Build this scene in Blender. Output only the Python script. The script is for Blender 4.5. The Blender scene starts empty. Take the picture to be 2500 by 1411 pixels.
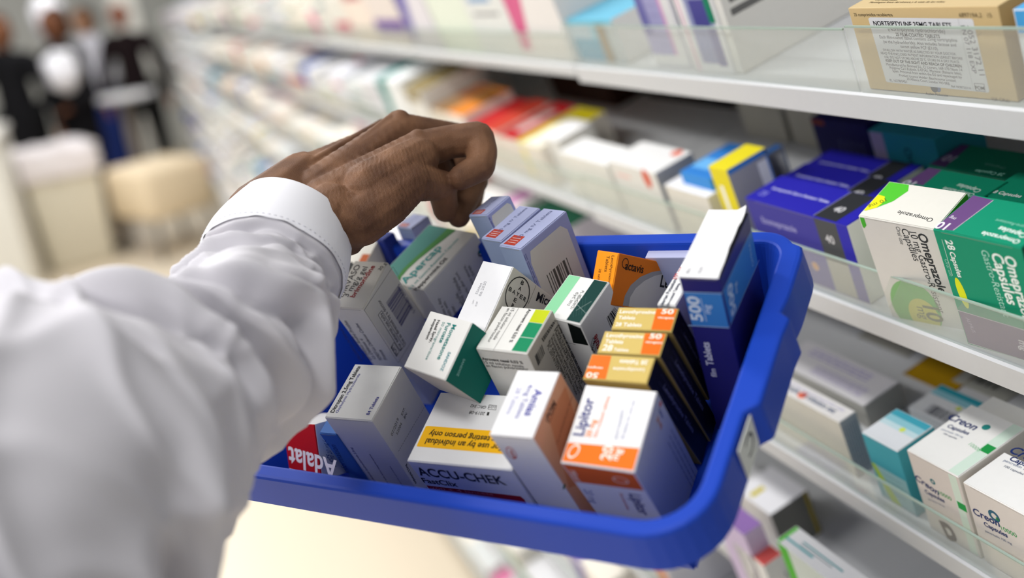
import bpy, bmesh, math, random
import mathutils
from mathutils import Vector, Matrix, noise
random.seed(7)
SC = bpy.context.scene
COL = SC.collection
# ---------------------------------------------------------------- camera
F = 2431.0                       # focal length in pixels for a 2500 px wide frame
CX, CY = 1250.0, 705.5
H = 1.60                         # camera height above the floor
V3 = lambda *a: Vector(a)
XR = V3(-.36990, -.24293, .89675)      # along the shelving, away from the camera (camera space: right, down, forward)
YR = V3(.84212, -.49537, .21317)       # into the tilted shelves
ZR = V3(.39244, .83402, .38781)        # down, square to the tilted shelves
D = V3(.13391, .94119, .31021)         # true down
IN = V3(.91937, -.23483, .31561)       # level, into the shelving
M = Matrix((XR, -IN, -D))              # camera space -> world axes
def W(p): return M @ Vector(p) + V3(0, 0, H)
def pw(px, py, d): return W(((px - CX) / F * d, (py - CY) / F * d, d))
def ray(px, py): return V3((px - CX) / F, (py - CY) / F, 1.0)
cam_d = bpy.data.cameras.new('camera'); cam = bpy.data.objects.new('camera', cam_d); COL.objects.link(cam)
SC.camera = cam
cam_d.sensor_width = 36; cam_d.lens = F / 2500 * 36; cam_d.clip_start = .02; cam_d.clip_end = 60
cr, cu, cb = M @ V3(1, 0, 0), M @ V3(0, -1, 0), M @ V3(0, 0, -1)
cam.matrix_world = Matrix(((cr.x, cu.x, cb.x, 0), (cr.y, cu.y, cb.y, 0), (cr.z, cu.z, cb.z, H), (0, 0, 0, 1)))
cam_d.dof.use_dof = True; cam_d.dof.focus_distance = .652; cam_d.dof.aperture_fstop = 2.4
# ---------------------------------------------------------------- world, lamps, exposure
SC.view_settings.view_transform = 'Standard'; SC.view_settings.look = 'None'
SC.view_settings.gamma = 1; SC.view_settings.exposure = -.26
try: SC.view_settings.use_curve_mapping = False
except Exception: pass
wd = bpy.data.worlds.new('world'); SC.world = wd; wd.use_nodes = True
wd.node_tree.nodes['Background'].inputs[0].default_value = (.97, .98, 1, 1)
wd.node_tree.nodes['Background'].inputs[1].default_value = .50
def lamp(name, loc, sx, sy, power, color=(1, .985, .96), rot=(0, 0, 0)):
    l = bpy.data.lights.new(name, 'AREA'); l.shape = 'RECTANGLE'; l.size = sx; l.size_y = sy; l.energy = power; l.color = color
    o = bpy.data.objects.new(name, l); COL.objects.link(o); o.location = loc; o.rotation_euler = rot
    return o
lamp('ceiling_lamp', (.25, .35, 2.75), .5, .28, 13)
for i, (x, y) in enumerate([(2.1, .3), (4.2, .3), (6.3, .3), (8.4, .3), (6.3, 2.4)]):
    lamp('ceiling_lamp', (x, y, 2.78), 1.2, .3, 32)
lamp('ceiling_lamp', (-.3, 1.7, 2.78), 1.2, .3, 45); lamp('ceiling_lamp', (1.9, 1.7, 2.78), 1.2, .3, 48); lamp('ceiling_lamp', (4.0, 1.9, 2.78), 1.2, .3, 34)  # first two are added fill, bounced off the floor onto the carton fronts
# ---------------------------------------------------------------- materials
_m = {}
def lin(h):
    h = h.lstrip('#'); c = [int(h[i:i + 2], 16) / 255 for i in (0, 2, 4)]
    return tuple((x / 12.92 if x <= .04045 else ((x + .055) / 1.055) ** 2.4) for x in c) + (1,)
def mat(h, rough=.45, metal=0, bump=0, scale=200, spec=.14, kind='card'):
    key = (h, rough, metal, bump, kind)
    if key in _m: return _m[key]
    m = bpy.data.materials.new(kind + '_' + h.strip('#')); m.use_nodes = True
    nt = m.node_tree; b = nt.nodes['Principled BSDF']
    b.inputs['Roughness'].default_value = rough; b.inputs['Metallic'].default_value = metal
    b.inputs['Specular IOR Level'].default_value = spec
    c = lin(h)
    tc = nt.nodes.new('ShaderNodeTexCoord'); nz = nt.nodes.new('ShaderNodeTexNoise'); nz.inputs['Scale'].default_value = scale
    nt.links.new(tc.outputs['Object'], nz.inputs['Vector'])
    mx = nt.nodes.new('ShaderNodeMix'); mx.data_type = 'RGBA'
    mx.inputs['A'].default_value = tuple(x * .965 for x in c[:3]) + (1,); mx.inputs['B'].default_value = c
    nt.links.new(nz.outputs['Fac'], mx.inputs['Factor']); nt.links.new(mx.outputs['Result'], b.inputs['Base Color'])
    if bump:
        bp = nt.nodes.new('ShaderNodeBump'); bp.inputs['Strength'].default_value = bump; bp.inputs['Distance'].default_value = .0005
        nt.links.new(nz.outputs['Fac'], bp.inputs['Height']); nt.links.new(bp.outputs['Normal'], b.inputs['Normal'])
    _m[key] = m
    return m
def tag(o, label=None, cat=None, group=None, kind=None):
    if label: o['label'] = label
    if cat: o['category'] = cat
    if group: o['group'] = group
    if kind: o['kind'] = kind
    return o
def link(name, me, parent=None, mw=None):
    o = bpy.data.objects.new(name, me); COL.objects.link(o)
    if mw is not None: o.matrix_world = mw
    if parent is not None: o.parent = parent
    return o
class MB:                                          # mesh builder with material slots
    def __init__(s): s.v = []; s.f = []; s.mi = []; s.mats = []; s.sm = []
    def slot(s, m):
        if m not in s.mats: s.mats.append(m)
        return s.mats.index(m)
    def add(s, vs, fs, m, smooth=False):
        k = len(s.v); s.v += [tuple(v) for v in vs]; i = s.slot(m)
        for f in fs: s.f.append([k + a for a in f]); s.mi.append(i); s.sm.append(smooth)
    def box(s, lo, hi, m, mx=None):
        vs = [Vector((x, y, z)) for z in (lo[2], hi[2]) for y in (lo[1], hi[1]) for x in (lo[0], hi[0])]
        if mx is not None: vs = [mx @ v for v in vs]
        s.add(vs, [(0, 2, 3, 1), (4, 5, 7, 6), (0, 1, 5, 4), (2, 6, 7, 3), (0, 4, 6, 2), (1, 3, 7, 5)], m)
    def tube(s, pts, rs, m, n=10):
        rings = []; pts = [Vector(p) for p in pts]
        if not hasattr(rs, '__len__'): rs = [rs] * len(pts)
        for i, p in enumerate(pts):
            t = (pts[min(i + 1, len(pts) - 1)] - pts[max(i - 1, 0)]).normalized()
            a = t.orthogonal().normalized() if i == 0 else (a - t * a.dot(t)).normalized()
            b = t.cross(a)
            rings.append([p + (a * math.cos(2 * math.pi * k / n) + b * math.sin(2 * math.pi * k / n)) * rs[i] for k in range(n)])
        vs = [v for r in rings for v in r]; fs = []
        for i in range(len(pts) - 1):
            for k in range(n): fs.append((i * n + k, i * n + (k + 1) % n, (i + 1) * n + (k + 1) % n, (i + 1) * n + k))
        fs += [tuple(range(n))[::-1], tuple((len(pts) - 1) * n + k for k in range(n))]
        s.add(vs, fs, m, True)
    def mesh(s, name):
        me = bpy.data.meshes.new(name); me.from_pydata(s.v, [], s.f)
        for m in s.mats: me.materials.append(m)
        me.polygons.foreach_set('material_index', s.mi); me.polygons.foreach_set('use_smooth', s.sm)
        me.update(); return me
    def build(s, name, parent=None, mw=None): return link(name, s.mesh(name), parent, mw)
_tx = {}
def text_mesh(s, bold, slant=0):
    k = (s, bold, slant)
    if k not in _tx:
        cu_ = bpy.data.curves.new('t', 'FONT'); cu_.body = s; cu_.size = 1; cu_.resolution_u = 3
        cu_.offset = .022 if bold else 0; cu_.shear = slant
        o = bpy.data.objects.new('t', cu_); me = bpy.data.meshes.new_from_object(o)
        vs = [Vector(v.co) for v in me.vertices]; fs = [tuple(p.vertices) for p in me.polygons]
        x0 = min(v.x for v in vs); x1 = max(v.x for v in vs)
        _tx[k] = ([Vector((v.x - x0, v.y, 0)) for v in vs], fs, x1 - x0)
        bpy.data.objects.remove(o); bpy.data.curves.remove(cu_); bpy.data.meshes.remove(me)
    return _tx[k]
LAY = .00007
class Carton:
    """a printed folding carton. Local axes: x = right along its end, y = toward the viewer, z = down its length (top face z=0)"""
    def __init__(s, R, P, L, base='E4E2DC', faces=None, zoom=(0, 0, 1), flap=True, bev=.0007, rough=.58):
        s.R = Matrix([Vector(r) for r in R]); s.P = Vector(P); s.L = Vector(L); s.z = zoom; s.flap = flap; s.rough = rough
        s.mb = MB(); s.top = MB() if flap else s.mb
        faces = faces or {}
        s.faces = {'top': ((0, 0, 0), (1, 0, 0), (0, 1, 0), (0, 0, -1), L[0], L[1]), 'front': ((0, L[1], 0), (1, 0, 0), (0, 0, 1), (0, 1, 0), L[0], L[2]),
                   'right': ((L[0], 0, 0), (0, 1, 0), (0, 0, 1), (1, 0, 0), L[1], L[2]), 'left': ((0, 0, 0), (0, 1, 0), (0, 0, 1), (-1, 0, 0), L[1], L[2])}
        bm = bmesh.new(); bmesh.ops.create_cube(bm, size=1)
        for v in bm.verts: v.co = Vector(((v.co.x + .5) * L[0], (v.co.y + .5) * L[1], (v.co.z + .5) * L[2]))
        bmesh.ops.bevel(bm, geom=list(bm.edges), offset=bev, segments=2, affect='EDGES', profile=.6)
        bm.normal_update()
        dirs = {'top': (0, 0, -1), 'front': (0, 1, 0), 'right': (1, 0, 0), 'left': (-1, 0, 0), 'back': (0, -1, 0), 'bottom': (0, 0, 1)}
        for f in bm.faces:
            k = max(dirs, key=lambda d: Vector(dirs[d]).dot(f.normal))
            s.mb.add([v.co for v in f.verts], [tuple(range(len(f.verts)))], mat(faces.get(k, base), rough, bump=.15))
        bm.free()
        s.t0 = 0
        if flap:                                     # the tucked end flap: a thin card plate with a slight lift on one side
            th = .0005; e = .0006; n = 6; m = mat(faces.get('top', base), rough, bump=.15)
            vs = []; fs = []
            for zz in (-th, -.00001):
                for j in range(2):
                    for i in range(n + 1): vs.append((e + (L[0] - 2 * e) * i / n, e + (L[1] - 2 * e) * j, zz))
            k = n + 1
            for i in range(n):
                fs += [(i, i + 1, k + i + 1, k + i), (2 * k + i, 3 * k + i, 3 * k + i + 1, 2 * k + i + 1), (i, 2 * k + i, 2 * k + i + 1, i + 1), (k + i, k + i + 1, 3 * k + i + 1, 3 * k + i)]
            fs += [(0, k, 3 * k, 2 * k), (n, 2 * k + n, 3 * k + n, k + n)]
            s.top.add(vs, fs, m); s.t0 = -th
            s.mb.box((L[0] * .1, L[1] - .0002, .0009), (L[0] * .9, L[1] + .00004, .00115), mat('8F8B84', .7))   # slit under the tuck
        s.obj = None
    def loc(s, face, p):
        o, u, v, n, a, b = s.faces[face]; o = Vector(o)
        if face == 'top': o = Vector((0, 0, s.t0))
        if len(p) == 3: return o + Vector(u) * p[1] * a + Vector(v) * p[2] * b
        r = ray(s.z[0] + p[0] / s.z[2], s.z[1] + p[1] / s.z[2])
        N = s.R @ Vector(n); O = s.P + s.R @ o
        q = r * (N.dot(O) / N.dot(r)) - s.P
        return s.R.transposed() @ q
    def put(s, face, vs, fs, col, layer, rough=None, metal=0):
        o, u, v, n, a, b = s.faces[face]
        mb = s.top if face == 'top' else s.mb
        off = Vector(n) * LAY * layer
        mb.add([q + off for q in vs], fs, mat(col, rough or s.rough, metal))
    def Q(s, face, col, pts, layer=1, metal=0, rough=None):
        o, u, v, n, a, b = s.faces[face]; o = Vector(o); u = Vector(u); v = Vector(v)
        P = [((s.loc(face, p) - o).dot(u), (s.loc(face, p) - o).dot(v)) for p in pts]
        e = .0009
        for ax, lim, sg in ((0, e, 1), (0, a - e, -1), (1, e, 1), (1, b - e, -1)):
            out = []
            for i in range(len(P)):
                A, B = P[i], P[(i + 1) % len(P)]; ia = (A[ax] - lim) * sg >= 0; ib = (B[ax] - lim) * sg >= 0
                if ia: out.append(A)
                if ia != ib:
                    t = (lim - A[ax]) / (B[ax] - A[ax]); out.append((A[0] + (B[0] - A[0]) * t, A[1] + (B[1] - A[1]) * t))
            P = out
            if len(P) < 3: return
        z0 = Vector((0, 0, s.t0)) if face == 'top' else Vector((0, 0, 0))
        vs = [o + z0 + u * p[0] + v * p[1] for p in P]
        # face outward
        c = Vector((0, 0, 0))
        for i in range(1, len(vs) - 1): c += (vs[i] - vs[0]).cross(vs[i + 1] - vs[0])
        if c.dot(Vector(n)) < 0: vs = vs[::-1]
        s.put(face, vs, [tuple(range(len(vs)))], col, layer, rough, metal)
    def R4(s, face, col, a0, b0, a1, b1, layer=1, metal=0):
        s.Q(face, col, [('f', a0, b0), ('f', a1, b0), ('f', a1, b1), ('f', a0, b1)], layer, metal)
    def T(s, face, txt, p0, p1, col='222222', bold=False, k=1, layer=2, slant=0):
        n = Vector(s.faces[face][3]); A = s.loc(face, p0); B = s.loc(face, p1)
        vs, fs, w = text_mesh(txt, bold, slant); d = B - A; sc = d.length / w; d.normalize(); up = n.cross(d)
        s.put(face, [A + d * (v.x * sc) + up * (v.y * sc * k) for v in vs], fs, col, layer)
    def Ln(s, face, col, p0, p1, w=.0003, layer=2):
        n = Vector(s.faces[face][3]); A = s.loc(face, p0); B = s.loc(face, p1); up = n.cross((B - A).normalized()) * w / 2
        s.put(face, [A - up, B - up, B + up, A + up], [(0, 1, 2, 3)], col, layer)
    def fr(s, face, col, pts, w=.0003, layer=2):
        for i in range(len(pts)): s.Ln(face, col, pts[i], pts[(i + 1) % len(pts)], w, layer)
    def bars(s, face, q, n=26, col='222222', seed=1, layer=2):
        A, B, C_, D_ = [s.loc(face, p) for p in q]; rr = random.Random(seed); t = 0; ws = []
        while t < 1:
            w = rr.choice((.6, .6, 1.2, 1.8)) / n / 1.6; g = rr.choice((.6, 1, 1.4)) / n / 1.6
            if t + w > 1: break
            ws.append((t, t + w)); t += w + g
        for a, b in ws: 
            vs = [A.lerp(B, a), A.lerp(B, b), D_.lerp(C_, b), D_.lerp(C_, a)]
            nn = (vs[1] - vs[0]).cross(vs[2] - vs[0])
            if nn.dot(Vector(s.faces[face][3])) < 0: vs = vs[::-1]
            s.put(face, vs, [(0, 1, 2, 3)], col, layer)
    def ell(s, face, col, c, r1, r2=None, layer=1, rin=0, rot=0, n=28):
        """disc or ring, radii in metres, centre as a point"""
        o, u, v, nn, a, b = s.faces[face]; u = Vector(u); v = Vector(v); C0 = s.loc(face, c); r2 = r2 or r1
        def pt(t, f): x = math.cos(t) * r1 * f; y = math.sin(t) * r2 * f; return C0 + u * (x * math.cos(rot) - y * math.sin(rot)) + v * (x * math.sin(rot) + y * math.cos(rot))
        flip = u.cross(v).dot(Vector(nn)) < 0
        if rin:
            vs = [pt(2 * math.pi * i / n, 1) for i in range(n)] + [pt(2 * math.pi * i / n, rin) for i in range(n)]
            fs = [(i, (i + 1) % n, n + (i + 1) % n, n + i) for i in range(n)]
        else: vs = [pt(2 * math.pi * i / n, 1) for i in range(n)]; fs = [tuple(range(n))]
        if flip: fs = [f[::-1] for f in fs]
        s.put(face, vs, fs, col, layer)
    def lines(s, face, a0, b0, a1, b1, n, col='6a6a70', rot=False, w=.0006, seed=3):
        """rows of small print as thin broken strokes"""
        rr = random.Random(seed)
        for i in range(n):
            f = (i + .5) / n; t = 0
            while t < 1:
                l = rr.uniform(.05, .16); e = min(1, t + l)
                if rot: A, B = ('f', a0 + (a1 - a0) * f, b0 + (b1 - b0) * t), ('f', a0 + (a1 - a0) * f, b0 + (b1 - b0) * e)
                else: A, B = ('f', a0 + (a1 - a0) * t, b0 + (b1 - b0) * f), ('f', a0 + (a1 - a0) * e, b0 + (b1 - b0) * f)
                s.Ln(face, col, A, B, w); t = e + .02
    def done(s, name, label, cat='box', group=None):
        mw = (M @ s.R).to_4x4(); mw.translation = W(s.P)
        o = s.mb.build(name, None, mw)
        if s.flap:
            f = link('tuck_flap', s.top.mesh('tuck_flap')); f.parent = o
        tag(o, label, cat, group); s.obj = o
        return o
# ---------------------------------------------------------------- poses of the cartons in the tote: axes, far-left top corner, size (camera space, metres)
POSE = {
 'mirvaso': ([[0.8826, -0.3272, 0.3377], [0.047, 0.7759, 0.6291], [-0.4679, -0.5394, 0.7001]], [-0.11157, -0.02001, 0.70863], [0.0282, 0.0421, 0.123]),
 'atrovent': ([[0.8402, -0.4274, 0.3338], [0.0578, 0.6826, 0.7285], [-0.5393, -0.5928, 0.5982]], [-0.00636, 0.01102, 0.63437], [0.0374, 0.0374, 0.1052]),
 'lipitor': ([[0.874, -0.3142, 0.3706], [0.0376, 0.8042, 0.5932], [-0.4844, -0.5045, 0.7147]], [0.04213, 0.0548, 0.56937], [0.0434, 0.0499, 0.096]),
 'amias': ([[0.8513, -0.348, 0.3927], [-0.0092, 0.7384, 0.6743], [-0.5246, -0.5776, 0.6254]], [0.0033, 0.04761, 0.58352], [0.0284, 0.046, 0.1054]),
 'accu': ([[0.8569, -0.3461, 0.3819], [-0.015, 0.7239, 0.6898], [-0.5152, -0.5968, 0.6151]], [-0.04646, 0.06746, 0.64942], [0.0759, 0.0541, 0.0694]),
 'ditropan': ([[0.8868, -0.3317, 0.3219], [0.0039, 0.7019, 0.7122], [-0.4622, -0.6303, 0.6237]], [-0.10643, 0.05102, 0.67611], [0.0377, 0.0463, 0.0888]),
 'momet': ([[0.7578, -0.4076, 0.5096], [0.1819, 0.8819, 0.4349], [-0.6267, -0.2369, 0.7424]], [-0.05141, 0.01384, 0.6299], [0.0364, 0.0394, 0.0394]),
 'green': ([[0.7764, -0.5265, 0.3465], [0.1668, 0.7018, 0.6926], [-0.6078, -0.4799, 0.6327]], [0.03701, -0.00954, 0.64466], [0.0314, 0.0374, 0.0985]),
 'bayer': ([[0.7276, -0.3924, 0.5627], [0.1589, 0.8943, 0.4183], [-0.6673, -0.2149, 0.7131]], [-0.01889, -0.01861, 0.65639], [0.0274, 0.0484, 0.0514]),
 'aper': ([[0.7023, -0.587, 0.4028], [0.1644, 0.6843, 0.7105], [-0.6927, -0.4327, 0.577]], [-0.06384, -0.04976, 0.76827], [0.0534, 0.0614, 0.0354]),
 'blue500': ([[0.8641, -0.4103, 0.2915], [0.0474, 0.6429, 0.7645], [-0.501, -0.6468, 0.575]], [0.11811, -0.04588, 0.59488], [0.0236, 0.0613, 0.124]),
 'lavA': ([[0.6775, -0.6535, 0.3375], [0.1414, 0.566, 0.8122], [-0.7218, -0.5025, 0.4758]], [0.02217, -0.05543, 0.68633], [0.0214, 0.0474, 0.0944]),
 'goldb': ([[0.8298, -0.3468, 0.4371], [0.009, 0.7915, 0.6111], [-0.5579, -0.5032, 0.66]], [0.05533, 0.02503, 0.59262], [0.0407, 0.0162, 0.0944]),
 'orange': ([[0.7048, -0.1703, 0.6886], [0.1356, 0.9852, 0.1049], [-0.6963, 0.0194, 0.7175]], [0.05529, -0.02514, 0.64228], [0.0179, 0.0334, 0.0614]),
 'losartan': ([[0.8082, -0.4835, 0.3361], [0.0658, 0.6414, 0.7644], [-0.5852, -0.5957, 0.5502]], [0.11175, -0.02365, 0.62762], [0.0124, 0.0514, 0.0544]),
 'adalat': ([[0.7614, 0.1263, 0.6358], [-0.0663, 0.9909, -0.1175], [-0.6448, 0.0473, 0.7629]], [-0.16126, 0.09441, 0.70099], [0.0354, 0.0394, 0.0344]),
 'lavB': ([[0.6834, -0.6417, 0.3482], [0.1337, 0.5789, 0.8044], [-0.7177, -0.5031, 0.4814]], [0.00547, -0.05834, 0.70022], [0.0204, 0.0414, 0.0354]),
 'lavC': ([[0.6707, -0.6193, 0.4083], [0.0328, 0.5746, 0.8178], [-0.741, -0.5351, 0.4057]], [-0.01458, -0.06546, 0.70777], [0.0196, 0.0254, 0.0444]),
 'lavD': ([[0.6761, -0.6564, 0.3347], [0.1425, 0.5622, 0.8146], [-0.7229, -0.5031, 0.4737]], [-0.07809, -0.05971, 0.79098], [0.0194, 0.0194, 0.0294]),
 'golda': ([[0.8415, -0.3343, 0.4244], [0.0127, 0.7975, 0.6032], [-0.5401, -0.5022, 0.6753]], [0.06469, 0.01095, 0.6024], [0.0391, 0.0169, 0.0744]),
 'goldc': ([[0.8244, -0.3449, 0.4487], [0.0151, 0.806, 0.5917], [-0.5658, -0.481, 0.6697]], [0.04689, 0.03811, 0.5852], [0.0415, 0.0176, 0.0944]),
 'eye': ([[0.883, -0.3163, 0.3467], [0.0309, 0.7764, 0.6295], [-0.4683, -0.5451, 0.6954]], [-0.13594, -0.02112, 0.77944], [0.0121, 0.0695, 0.0915]),
 'bluespot': ([[0.8867, -0.3322, 0.3216], [0.0046, 0.7019, 0.7122], [-0.4623, -0.6301, 0.6239]], [-0.10934, 0.05583, 0.69919], [0.0143, 0.0575, 0.0732]),
}
RB = [[0.84485, -0.392, 0.36409], [0.01, 0.69199, 0.72184], [-0.53491, -0.60621, 0.58855]]
RO = [0.08308, 0.10959, 0.49383]
# ---------------------------------------------------------------- floor and walls
def plane_obj(name, vs, h, rough=.4, bump=0, scale=20):
    mb = MB(); mb.add(vs, [tuple(range(len(vs)))], mat(h, rough, bump=bump, scale=scale)); o = mb.build(name); tag(o, kind='structure'); return o
def slab(name, lo, hi, h, rough=.5): 
    mb = MB(); mb.box(lo, hi, mat(h, rough)); return tag(mb.build(name), kind='structure')
slab('floor', (-1.5, -1.2, -.1), (13, 6, 0), 'E9DCC6', .3)
slab('wall_end', (12.9, -1.2, 0), (13, 6, 3), 'DCDDD8')
slab('wall_shelving', (-1.5, -1.3, 0), (13, -1.15, 3), 'D5D6D2')
# ---------------------------------------------------------------- the long run of tilted pharmacy shelving
DS = .48
LEV = [-.0435, .1205, .2837, .4496, .613, .776, .939, 1.102, 1.265]
NAMES = ['highest', 'upper', 'middle', 'lower', 'fifth', 'sixth', 'seventh', 'eighth', 'lowest']
def shelf_pt(k): return IN * DS + D * LEV[k]
RR = [[-XR[i], -YR[i], ZR[i]] for i in range(3)]     # axes of a carton standing on a tilted shelf
RRM = Matrix([Vector(r) for r in RR])
def to_shelf(k, x, y, z): return shelf_pt(k) + XR * x + YR * y - ZR * z     # x along, y in, z up from the shelf surface
def shelf_mw(k, x0):
    mw = (M @ Matrix(((XR[0], YR[0], -ZR[0]), (XR[1], YR[1], -ZR[1]), (XR[2], YR[2], -ZR[2])))).to_4x4()
    mw.translation = W(to_shelf(k, x0, 0, 0)); return mw
def glass_mat():
    m = bpy.data.materials.new('clear_acrylic'); m.use_nodes = True; nt = m.node_tree; nt.nodes.clear()
    o = nt.nodes.new('ShaderNodeOutputMaterial'); t = nt.nodes.new('ShaderNodeBsdfTransparent'); t.inputs[0].default_value = (.93, .95, .94, 1)
    g = nt.nodes.new('ShaderNodeBsdfGlossy'); g.inputs['Roughness'].default_value = .05
    d = nt.nodes.new('ShaderNodeBsdfDiffuse'); d.inputs[0].default_value = (.75, .76, .74, 1)
    m1 = nt.nodes.new('ShaderNodeMixShader'); m1.inputs[0].default_value = .14
    fr = nt.nodes.new('ShaderNodeFresnel'); fr.inputs[0].default_value = 1.35; m2 = nt.nodes.new('ShaderNodeMixShader')
    nt.links.new(t.outputs[0], m1.inputs[1]); nt.links.new(d.outputs[0], m1.inputs[2]); nt.links.new(m1.outputs[0], m2.inputs[1])
    nt.links.new(g.outputs[0], m2.inputs[2]); ge = nt.nodes.new('ShaderNodeNewGeometry'); iv = nt.nodes.new('ShaderNodeMath'); iv.operation = 'SUBTRACT'; iv.inputs[0].default_value = 1; nt.links.new(ge.outputs['Backfacing'], iv.inputs[1]); mu = nt.nodes.new('ShaderNodeMath'); mu.operation = 'MULTIPLY'; nt.links.new(fr.outputs[0], mu.inputs[0]); nt.links.new(iv.outputs[0], mu.inputs[1]); nt.links.new(mu.outputs[0], m2.inputs[0]); nt.links.new(m2.outputs[0], o.inputs[0])
    return m
GLASS = glass_mat(); SHELF = mat('C6C8CB', .35, kind='powdercoat', bump=.05); EDGE = mat('9FB0A6', .3, kind='acrylic_edge')
DEP = .40
def acrylic(k, x0, x1, h, mw, parent, s=0.0):
    mb = MB(); mb.box((x0, s - .0018, .0), (x1, s, h), GLASS)
    mb.box((x0, s - .0018, h), (x1, s, h + .0012), EDGE)
    o = mb.build('clear_front_guard', None, mw); o.parent = parent; return o
BAYS = [(-.35, 1.040)] + [(1.043 + 1.42 * i, 1.043 + 1.42 * (i + 1) - .003) for i in range(6)]
for bi, (xa, xb) in enumerate(BAYS):
    root = bpy.data.objects.new('shelving_unit', None); COL.objects.link(root)
    pos = ['nearest the camera, holding the tan and green cartons', 'second in the run, beyond the step in the upper shelf', 'third in the run', 'fourth in the run', 'fifth in the run', 'sixth in the run', 'farthest of the run'][bi]
    tag(root, 'white tilted pharmacy shelving unit ' + pos, 'shelving unit', None)
    lift = 0 if bi == 0 else .006
    for k in range(1, len(LEV)):
        mw = shelf_mw(k, 0)
        mb = MB(); mb.box((xa, .0, -.006), (xb, DEP, -.0002), SHELF); mb.box((xa, -.0035, -.019 + lift), (xb, .0, -.0002), SHELF); mb.box((xa, 0, -.019 + lift), (xb, .006, -.006), SHELF)
        mb.add([mbp for mbp in ((xa, -.0035, -.0002), (xb, -.0035, -.0002), (xb, -.0015, .0012), (xa, -.0015, .0012), (xa, .0, -.0002), (xb, .0, -.0002))], [(0, 1, 2, 3), (3, 2, 5, 4)], SHELF)
        o = mb.build('shelf', None, mw); o.parent = root
        if bi == 0:
            if k == 1: acrylic(k, -.35, .570, .049, mw, root, .0015); acrylic(k, .573, xb, .047, mw, root, .0015)
            elif k == 2: acrylic(k, xa, xb, .040, mw, root, .0015)
            elif k == 3: acrylic(k, xa, xb, .034, mw, root, .0015)
            else: acrylic(k, xa, xb, .036, mw, root, .0015)
        elif bi < 4: acrylic(k, xa, xb, .036, mw, root, .0015)
    # back panel and uprights stand truly vertical, behind the tilted shelves
    for nm, x0, x1, y0, y1 in (('back_panel', xa, xb, DS + .40, DS + .41), ('upright', xb - .02, xb + .0, DS + .385, DS + .40)):
        mb = MB(); mb.box((x0, -y1, 0), (x1, -y0, 2.35), SHELF if nm == 'upright' else mat('9C9A92', .6))
        o = mb.build(nm); o.parent = root
def SB(k, TL, TR, BK=None, s=.004, zb=0, depth=None, zoom=(0, 0, 1), base='E4E2DC', faces=None, flap=True, bev=.0007, **kw):
    """a carton on shelf k: its front face lies in the plane s behind the shelf lip, its corners measured in the photograph"""
    c = lambda p: ray(zoom[0] + p[0] / zoom[2], zoom[1] + p[1] / zoom[2])
    O = shelf_pt(k) + YR * s
    a, b = c(TL), c(TR); A = a * (O.dot(YR) / a.dot(YR)); B = b * (O.dot(YR) / b.dot(YR))
    lx = -(B - A).dot(XR); h = -(A - shelf_pt(k)).dot(ZR) - zb
    if BK: q = c(BK); Q = q * (A.dot(ZR) / q.dot(ZR)); depth = (Q - A).dot(YR)
    return Carton(RR, A + YR * depth, (lx, depth, h - .0004), base, faces, zoom, flap, bev)
# ---------------------------------------------------------------- the blue tote
RBM = Matrix([Vector(r) for r in RB]); ROV = Vector(RO)
tw = (M @ RBM).to_4x4(); tw.translation = W(ROV)
def mm(*a): return Vector(a) / 1000
X0, X1, Y0, Y1, CR = -352., 6., -201., 8., 27.
def path():
    pts = []
    def line(a, b, n, nx, ny): 
        for i in range(n + 1): pts.append((a[0] + (b[0] - a[0]) * i / n, a[1] + (b[1] - a[1]) * i / n, nx, ny))
    def arc(cx, cy, t0, CR=CR):
        for i in range(1, 8): t = t0 + math.pi / 2 * i / 8; pts.append((cx + CR * math.cos(t), cy + CR * math.sin(t), math.cos(t), math.sin(t)))
    CF = 15.
    line((X1, Y0 + CF), (X1, Y1 - CR), 80, 1, 0); arc(X1 - CR, Y1 - CR, 0)
    line((X1 - CR, Y1), (X0 + CR, Y1), 20, 0, 1); arc(X0 + CR, Y1 - CR, math.pi / 2)
    line((X0, Y1 - CR), (X0, Y0 + CF), 40, -1, 0); arc(X0 + CF, Y0 + CF, math.pi, CF)
    line((X0 + CF, Y0), (X1 - CF, Y0), 20, 0, -1); arc(X1 - CF, Y0 + CF, 3 * math.pi / 2, CF)
    return pts
def sm(t): t = max(0, min(1, t)); return t * t * (3 - 2 * t)
def lug(x, y, nx, o):
    if o < 8 or abs(nx) < .9: return 0
    return 7 * sm((y + 141) / 6) * (1 - sm((y + 73) / 9))
def rimw(nx, ny, y):  # the rim is a little wider on the long far end of the short side
    return 1.0 + (.35 * sm((-y - 120) / 40) if nx > .9 else 0)
prof = [(-1, 85), (-.03, 4), (0, 2), (.6, .6), (2, 0), (8, 0), (9.6, .5), (10.4, 2), (11.6, 29), (10.4, 29.6), (9.4, 28.5), (8.2, 4), (2.6, 4), (-.93, 87)]
def prof_pt(p, pr):
    x, y, nx, ny = p; o, z = pr
    if o < 0:
        tp = 30 * max(nx, 0) + 30 * max(ny, 0) + 15 * max(-nx, 0) + 13 * max(-ny, 0); o = o * tp + (2.2 if z == 87 else 0)
    elif o > 2.5: o = o * rimw(nx, ny, y) + lug(x, y, nx, o)
    return mm(x + nx * o, y + ny * o, z)
pp = path(); n = len(pp); mb = MB(); BLUE = mat('1B43B4', .42, kind='plastic', bump=.04, scale=900)
vs = [prof_pt(p, q) for q in prof for p in pp]; fs = []
for j in range(len(prof) - 1):
    for i in range(n): fs.append((j * n + i, (j + 1) * n + i, (j + 1) * n + (i + 1) % n, j * n + (i + 1) % n))
fs.append(tuple(range(n))); fs.append(tuple((len(prof) - 1) * n + i for i in range(n))[::-1])
mb.add(vs, fs, BLUE, False)
tote = mb.build('storage_tote', None, tw)
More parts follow.
